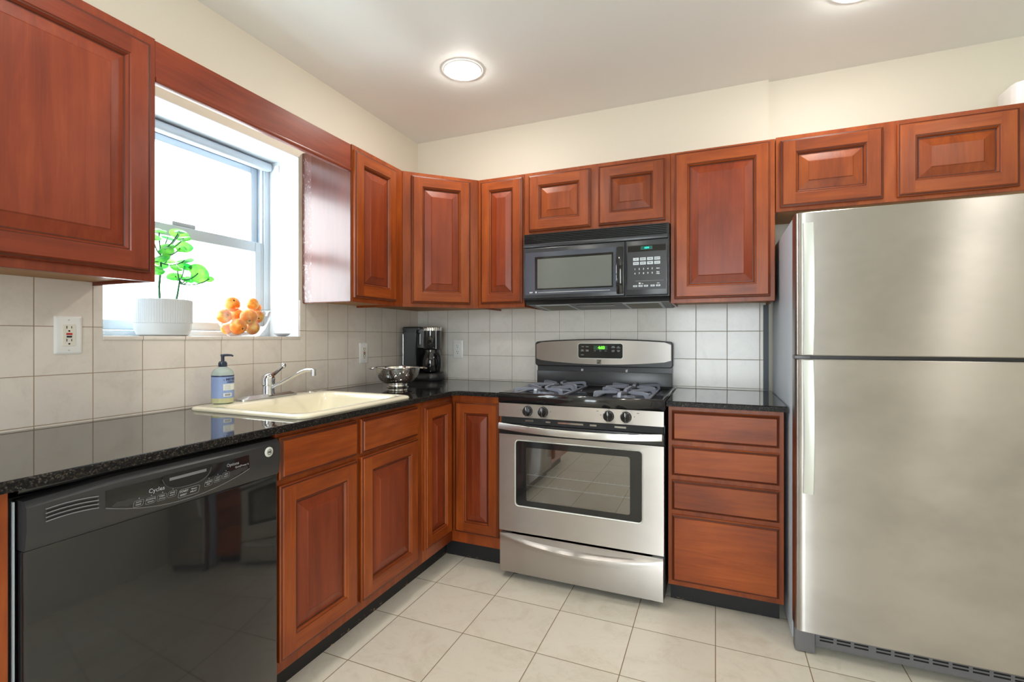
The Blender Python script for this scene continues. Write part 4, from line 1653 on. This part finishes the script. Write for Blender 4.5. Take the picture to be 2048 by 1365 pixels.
# bowed handle
rows = []
for i in range(25):
    s = i / 24
    x = .905 + s * .748
    b = 1 - (2 * s - 1) ** 2
    y = RF - .018 - .030 * b
    zc = .7335 - .010 * b
    rows.append([(x, y + .010, zc - .0145), (x, y, zc - .0135), (x, y - .004, zc), (x, y, zc + .0135), (x, y + .010, zc + .0145)])
obj('door_handle', loft(B(), rows), 'steel_handle', od)
bm = B()
for x in (.912, 1.640):
    box(bm, x - .006, x + .006, RF - .016, RF + .010, .722, .742)
obj('handle_post', bm, 'black_satin', od)
# warming drawer with a scooped pull
rows = []
NX_ = 28
for i in range(NX_ + 1):
    s = i / NX_
    x = RX0 + .003 + s * (RX1 - RX0 - .006)
    b = max(0, 1 - (2 * s - 1) ** 2)
    zc = .202 - .030 * b
    f = RF + .004
    rows.append([(x, -.615, .034), (x, f + .002, .034), (x, f - .002, .038), (x, f - .002, zc - .030), (x, f - .008 * b - .002, zc - .018), (x, f - .022 * b - .002, zc - .008), (x, f - .022 * b - .002, zc + .001),
                 (x, f - .010 * b - .002, zc + .006), (x, f + .010 * b - .002, zc + .012), (x, f + .012 * b - .002, .2165 - .003), (x, f + .004, .2185), (x, -.615, .2185)])
obj('warming_drawer', loft(B(), rows), 'steel', rg, sharp=.9)

# ------------------------------------------------------------------ microwave
MX0, MX1, MF = .8975, 1.6535, -.348
mw = thing('microwave', 'black over-the-range microwave under the short two-door cabinet', 'microwave', (1.275, -.18, 1.335))
bm = B()
prism(bm, [(-.010, 1.3185), (-.300, 1.3345), (-.335, 1.358), (-.335, 1.711), (-.010, 1.711)], MX0 + .004, MX1, axis='x')
obj('case', bm, 'black_satin', mw)
FM = plane_frame((0, MF, 0), X, NY)
# vent grille
bm = B()
box(bm, MX0 + .006, MX1, -.342, -.336, 1.658, 1.711)
vt = obj('vent_grille', bm, 'black_matte', mw)
bm = B()
for i in range(6):
    z = 1.6615 + i * .0085
    loft(bm, [[(x, -.342, z), (x, MF - .002, z + .001), (x, MF - .002, z + .004), (x, -.342, z + .0055)] for x in (MX0 + .012, MX1 - .012)])
obj('slat', bm, 'black_gloss', vt)
obj('top_rail', bx(MX0 + .006, MX1 - .004, MF - .004, -.336, 1.6365, 1.657, .003), 'charcoal', mw)
# door
md = obj('door', bx(MX0 + .006, 1.444, MF - .006, -.336, 1.362, 1.634, .006, 3), 'charcoal', mw)
FMd = plane_frame((0, MF - .0062, 0), X, NY)
obj('window_border', rect_on(B(), FMd, .918, 1.402, 1.384, 1.609, 0, 0, .0012), 'glass_grey', md)
obj('window_frame', rect_on(B(), FMd, .972, 1.388, 1.408, 1.584, .0013, 0, .0004), 'black_gloss', md)
obj('window', rect_on(B(), FMd, .986, 1.380, 1.416, 1.572, .0018, 0, .0004), 'window_grey', md)
bm = rect_on(B(), FMd, .990, 1.372, 1.3935, 1.3955, .0014)
text_on(bm, 'MVP', FMd, .950, 1.3955, .0016, .0095, .0005)
rect_on(bm, FMd, .974, .982, 1.391, 1.400, .0014)
obj('door_marking', bm, 'print_white', md, recalc=False)
rows = []
for i in range(13):
    s = i / 12
    z = 1.372 + .236 * s
    b = 1 - abs(2 * s - 1) ** 2.5
    y = MF - .008 - .020 * b
    rows.append([(1.406 + .004 * b, MF - .006, z), (1.404, y + .004, z), (1.412, y, z), (1.430, y, z), (1.4385, y + .004, z), (1.436, MF - .006, z)])
obj('door_handle', loft(B(), rows), 'black_gloss', md)
# control panel
cp = obj('control_panel', bx(1.450, MX1 - .004, MF - .004, -.336, 1.362, 1.634, .005, 3), 'charcoal', mw)
FMc = plane_frame((0, MF - .0042, 0), X, NY)
bm = rect_on(B(), FMc, 1.457, 1.641, 1.391, 1.6095, 0, 0, .0008)
kp = obj('keypad', bm, 'black_satin', cp)
obj('display', rect_on(B(), FMc, 1.459, 1.639, 1.577, 1.607, .0009, 0, .0004), 'black_gloss', kp)
obj('lit_area', rect_on(B(), FMc, 1.522, 1.577, 1.5855, 1.6025, .0014, 0, .0003), 'lcd_teal', kp)
obj('clock_digits', text_on(B(), '4:04', FMc, 1.550, 1.594, .0019, .0130, .0004), 'led_teal', kp, recalc=False)
for r_ in range(2):
    for c_ in range(4):
        u0 = 1.485 + c_ * .0335
        v0 = 1.533 - r_ * .0205
        obj('button', rect_on(B(), FMc, u0, u0 + .0275, v0, v0 + .0145, .0009, 0, .0006), 'button_grey', kp)
for i, u0 in enumerate((1.485, 1.511, 1.537, 1.568, 1.594)):
    obj('button', rect_on(B(), FMc, u0, u0 + .0195, 1.404, 1.4125, .0009, 0, .0006), 'button_grey', kp)
bm = B()
for i, s in enumerate('12345'):
    text_on(bm, s, FMc, 1.494 + i * .0205, 1.4915, .0012, .0115, .0003)
for i, s in enumerate('67890'):
    text_on(bm, s, FMc, 1.494 + i * .0205, 1.470, .0012, .0115, .0003)
text_on(bm, 'Start', FMc, 1.603, 1.4915, .0012, .0080, .0003)
text_on(bm, 'Stop', FMc, 1.603, 1.474, .0012, .0075, .0003)
text_on(bm, 'Clear', FMc, 1.603, 1.466, .0012, .0075, .0003)
text_on(bm, 'Fan', FMc, 1.530, 1.4195, .0012, .0060, .0002)
text_on(bm, 'Light', FMc, 1.604, 1.4195, .0012, .0060, .0002)
rect_on(bm, FMc, 1.512, 1.521, 1.4165, 1.4245, .0009, 0, .0003)
rect_on(bm, FMc, 1.495, 1.630, 1.4325, 1.4330, .0009, 0, .0002)
obj('printing', bm, 'print_white', kp, recalc=False)
bm = B()
for r_ in range(2):
    for c_, s in enumerate((('POP', 'REHEAT', 'COOK', 'DEFROST'), ('SNACK', 'BAKED', 'TIMER', 'CLOCK'))[r_]):
        text_on(bm, s, FMc, 1.4988 + c_ * .0335, 1.5402 - r_ * .0205, .0017, .0058, .0002)
for i, s in enumerate(('HIGH', 'LOW', 'OFF', 'ON', 'OFF')):
    text_on(bm, s, FMc, 1.4948 + (0, .026, .052, .083, .109)[i], 1.4082, .0017, .0052, .0002)
obj('button_printing', bm, 'black_matte', kp, recalc=False)
# underside with two grease filters and a lamp cover
def under(x0, x1, ya, yb, d0, d1):
    f = lambda y: 1.3183 + (1.3343 - 1.3183) * (y + .010) / (-.290)
    return loft(B(), [[(x0, ya, f(ya) - d), (x1, ya, f(ya) - d), (x1, yb, f(yb) - d), (x0, yb, f(yb) - d)] for d in (d0, d1)])


un = obj('underside', under(MX0 + .020, MX1 - .004, -.298, -.012, 0, .0020), 'grey_plastic', mw)
for x0 in (.950, 1.420):
    fl = obj('grease_filter', under(x0, x0 + .19, -.285, -.030, .0021, .0040), 'button_grey', un)
    obj('filter_mesh', under(x0 + .014, x0 + .176, -.272, -.045, .0041, .0046), 'filter_grey', fl)
obj('lamp_cover', under(1.17, 1.37, -.24, -.17, .0021, .0040), 'charcoal', un)

# ------------------------------------------------------------------ refrigerator
FX0, FX1, FF = 2.1235, 2.945, -.790
fr = thing('refrigerator', 'large stainless steel top-freezer refrigerator at right', 'refrigerator', (2.53, -.40, 0))
obj('cabinet', bx(FX0, FX1, -.700, -.035, .025, 1.600, .004), 'fridge_side', fr)


def fridge_door(name, z0, z1):
    """slightly crowned front with rounded vertical edges"""
    rows = []
    n = 26
    prof = []
    for i in range(n + 1):
        s = i / n
        x = FX0 + (FX1 - FX0) * s
        e = min(s, 1 - s) * (FX1 - FX0)
        rr = .022
        k = 0 if e >= rr else rr - math.sqrt(max(0, rr * rr - (rr - e) ** 2))
        prof.append((x, FF + k + .002 * (2 * s - 1) ** 2))
    extra = [FX0 + d for d in (.002, .005, .010, .016)]
    xs = sorted(set([p[0] for p in prof] + extra + [FX1 - d for d in (.002, .005, .010, .016)]))
    pts = []
    for x in xs:
        s = (x - FX0) / (FX1 - FX0)
        e = min(s, 1 - s) * (FX1 - FX0)
        rr = .022
        k = 0 if e >= rr else rr - math.sqrt(max(0, rr * rr - (rr - e) ** 2))
        pts.append((x, FF + k + .002 * (2 * s - 1) ** 2))
    loop = pts + [(FX1, -.712), (FX0, -.712)]
    def ins(k):
        return [(min(max(x, FX0 + k), FX1 - k), y + (k if y < -.72 else 0)) for x, y in loop]
    bm = loft(B(), [[(x, y, z0) for x, y in ins(.003)], [(x, y, z0 + .003) for x, y in loop], [(x, y, z1 - .003) for x, y in loop], [(x, y, z1) for x, y in ins(.003)]])
    return obj(name, bm, 'fridge_steel', fr, sharp=.5)


fz = fridge_door('freezer_door', 1.0905, 1.604)
fd = fridge_door('fridge_door', .098, 1.0775)
obj('door_gap', bx(FX0 + .008, FX1 - .004, -.772, -.7125, 1.078, 1.090), 'black_satin', fr)
bm = bx(FX0 - .001, FX0 + .046, -.785, -.715, 1.0785, 1.0895, .002)
obj('hinge', bm, 'grey_plastic', fr)
obj('gasket', bx(FX0 + .006, FX1 - .006, -.712, -.700, .11, 1.598), 'grey_plastic', fr)


def fridge_handle(parent, zlo, zhi, big_end):
    """flat bow: tight to the door at its far end, standing off towards the middle of the fridge"""
    rows = []
    n = 22
    for i in range(n + 1):
        s = i / n
        z = zlo + (zhi - zlo) * s
        q = (1 - s) if big_end == 'top' else s        # 0 at the end by the gap is far out
        off = .042 * math.sin(PI * min(1, q * .5 + .5)) + .010 if False else .012 + .034 * (1 - (1 - q) ** 2 * 0) * math.sin(PI * (.08 + .84 * q)) ** .8
        w = .030
        x0 = FX0 + .022
        y = FF + .006 - off
        rows.append([(x0, y + .012, z), (x0, y + .003, z), (x0 + .004, y, z), (x0 + w, y - .002, z), (x0 + w + .003, y + .002, z), (x0 + w + .003, y + .012, z)])
    bm = loft(B(), rows)
    h = obj('handle', bm, 'handle_silver', parent)
    bm = B()
    for z in (zlo + .016, zhi - .016):
        box(bm, FX0 + .024, FX0 + .050, FF - .010, FF + .010, z - .014, z + .014, .003)
    obj('handle_post', bm, 'handle_silver', h)


fridge_handle(fz, 1.094, 1.562, 'bottom')
fridge_handle(fd, .600, 1.074, 'top')
bm = B()
box(bm, FX0 + .070, FX1 - .012, -.728, -.700, .022, .088, .004)
x = FX0 + .085
k = 0
while x < FX1 - .06:
    for z in (.047, .0585, .070):
        box(bm, x, x + .042, -.7286, -.7275, z, z + .0055, mi=1)
    x += .0525
    k += 1
    if k == 3:
        x += .012
obj('base_grille', bm, ['grey_plastic', 'dark_slot'], fr)
obj('hinge_foot', bx(FX0 + .004, FX0 + .068, -.745, -.702, .004, .092, .004), 'grey_plastic', fr)
for x in (FX0 + .06, FX1 - .08):
    obj('roller', bx(x - .01, x + .03, -.15, -.09, 0, .03), 'black_matte', fr)
obj('roller', bx(FX1 - .08, FX1 - .04, -.715, -.67, 0, .03), 'black_matte', fr)

# ------------------------------------------------------------------ white box on the cabinet
ch = thing('sensor_box', 'small white plastic box on top of the cabinet above the refrigerator', 'box', (2.995, -.24, UZ1 + .004))
zb = UZ1 + .0045
bm = B()
prism(bm, [(2.956, -.20), (2.962, -.225), (2.990, -.240), (3.018, -.240), (3.018, -.10), (2.956, -.10)], zb, zb + .115)
bmesh.ops.bevel(bm, geom=bm.edges[:], offset=.004, segments=2, affect='EDGES', profile=.5)
obj('housing', bm, 'white_plastic', ch)
obj('front_panel', bx(2.988, 3.014, -.2440, -.2395, zb + .018, zb + .098, .002), 'vinyl', ch)
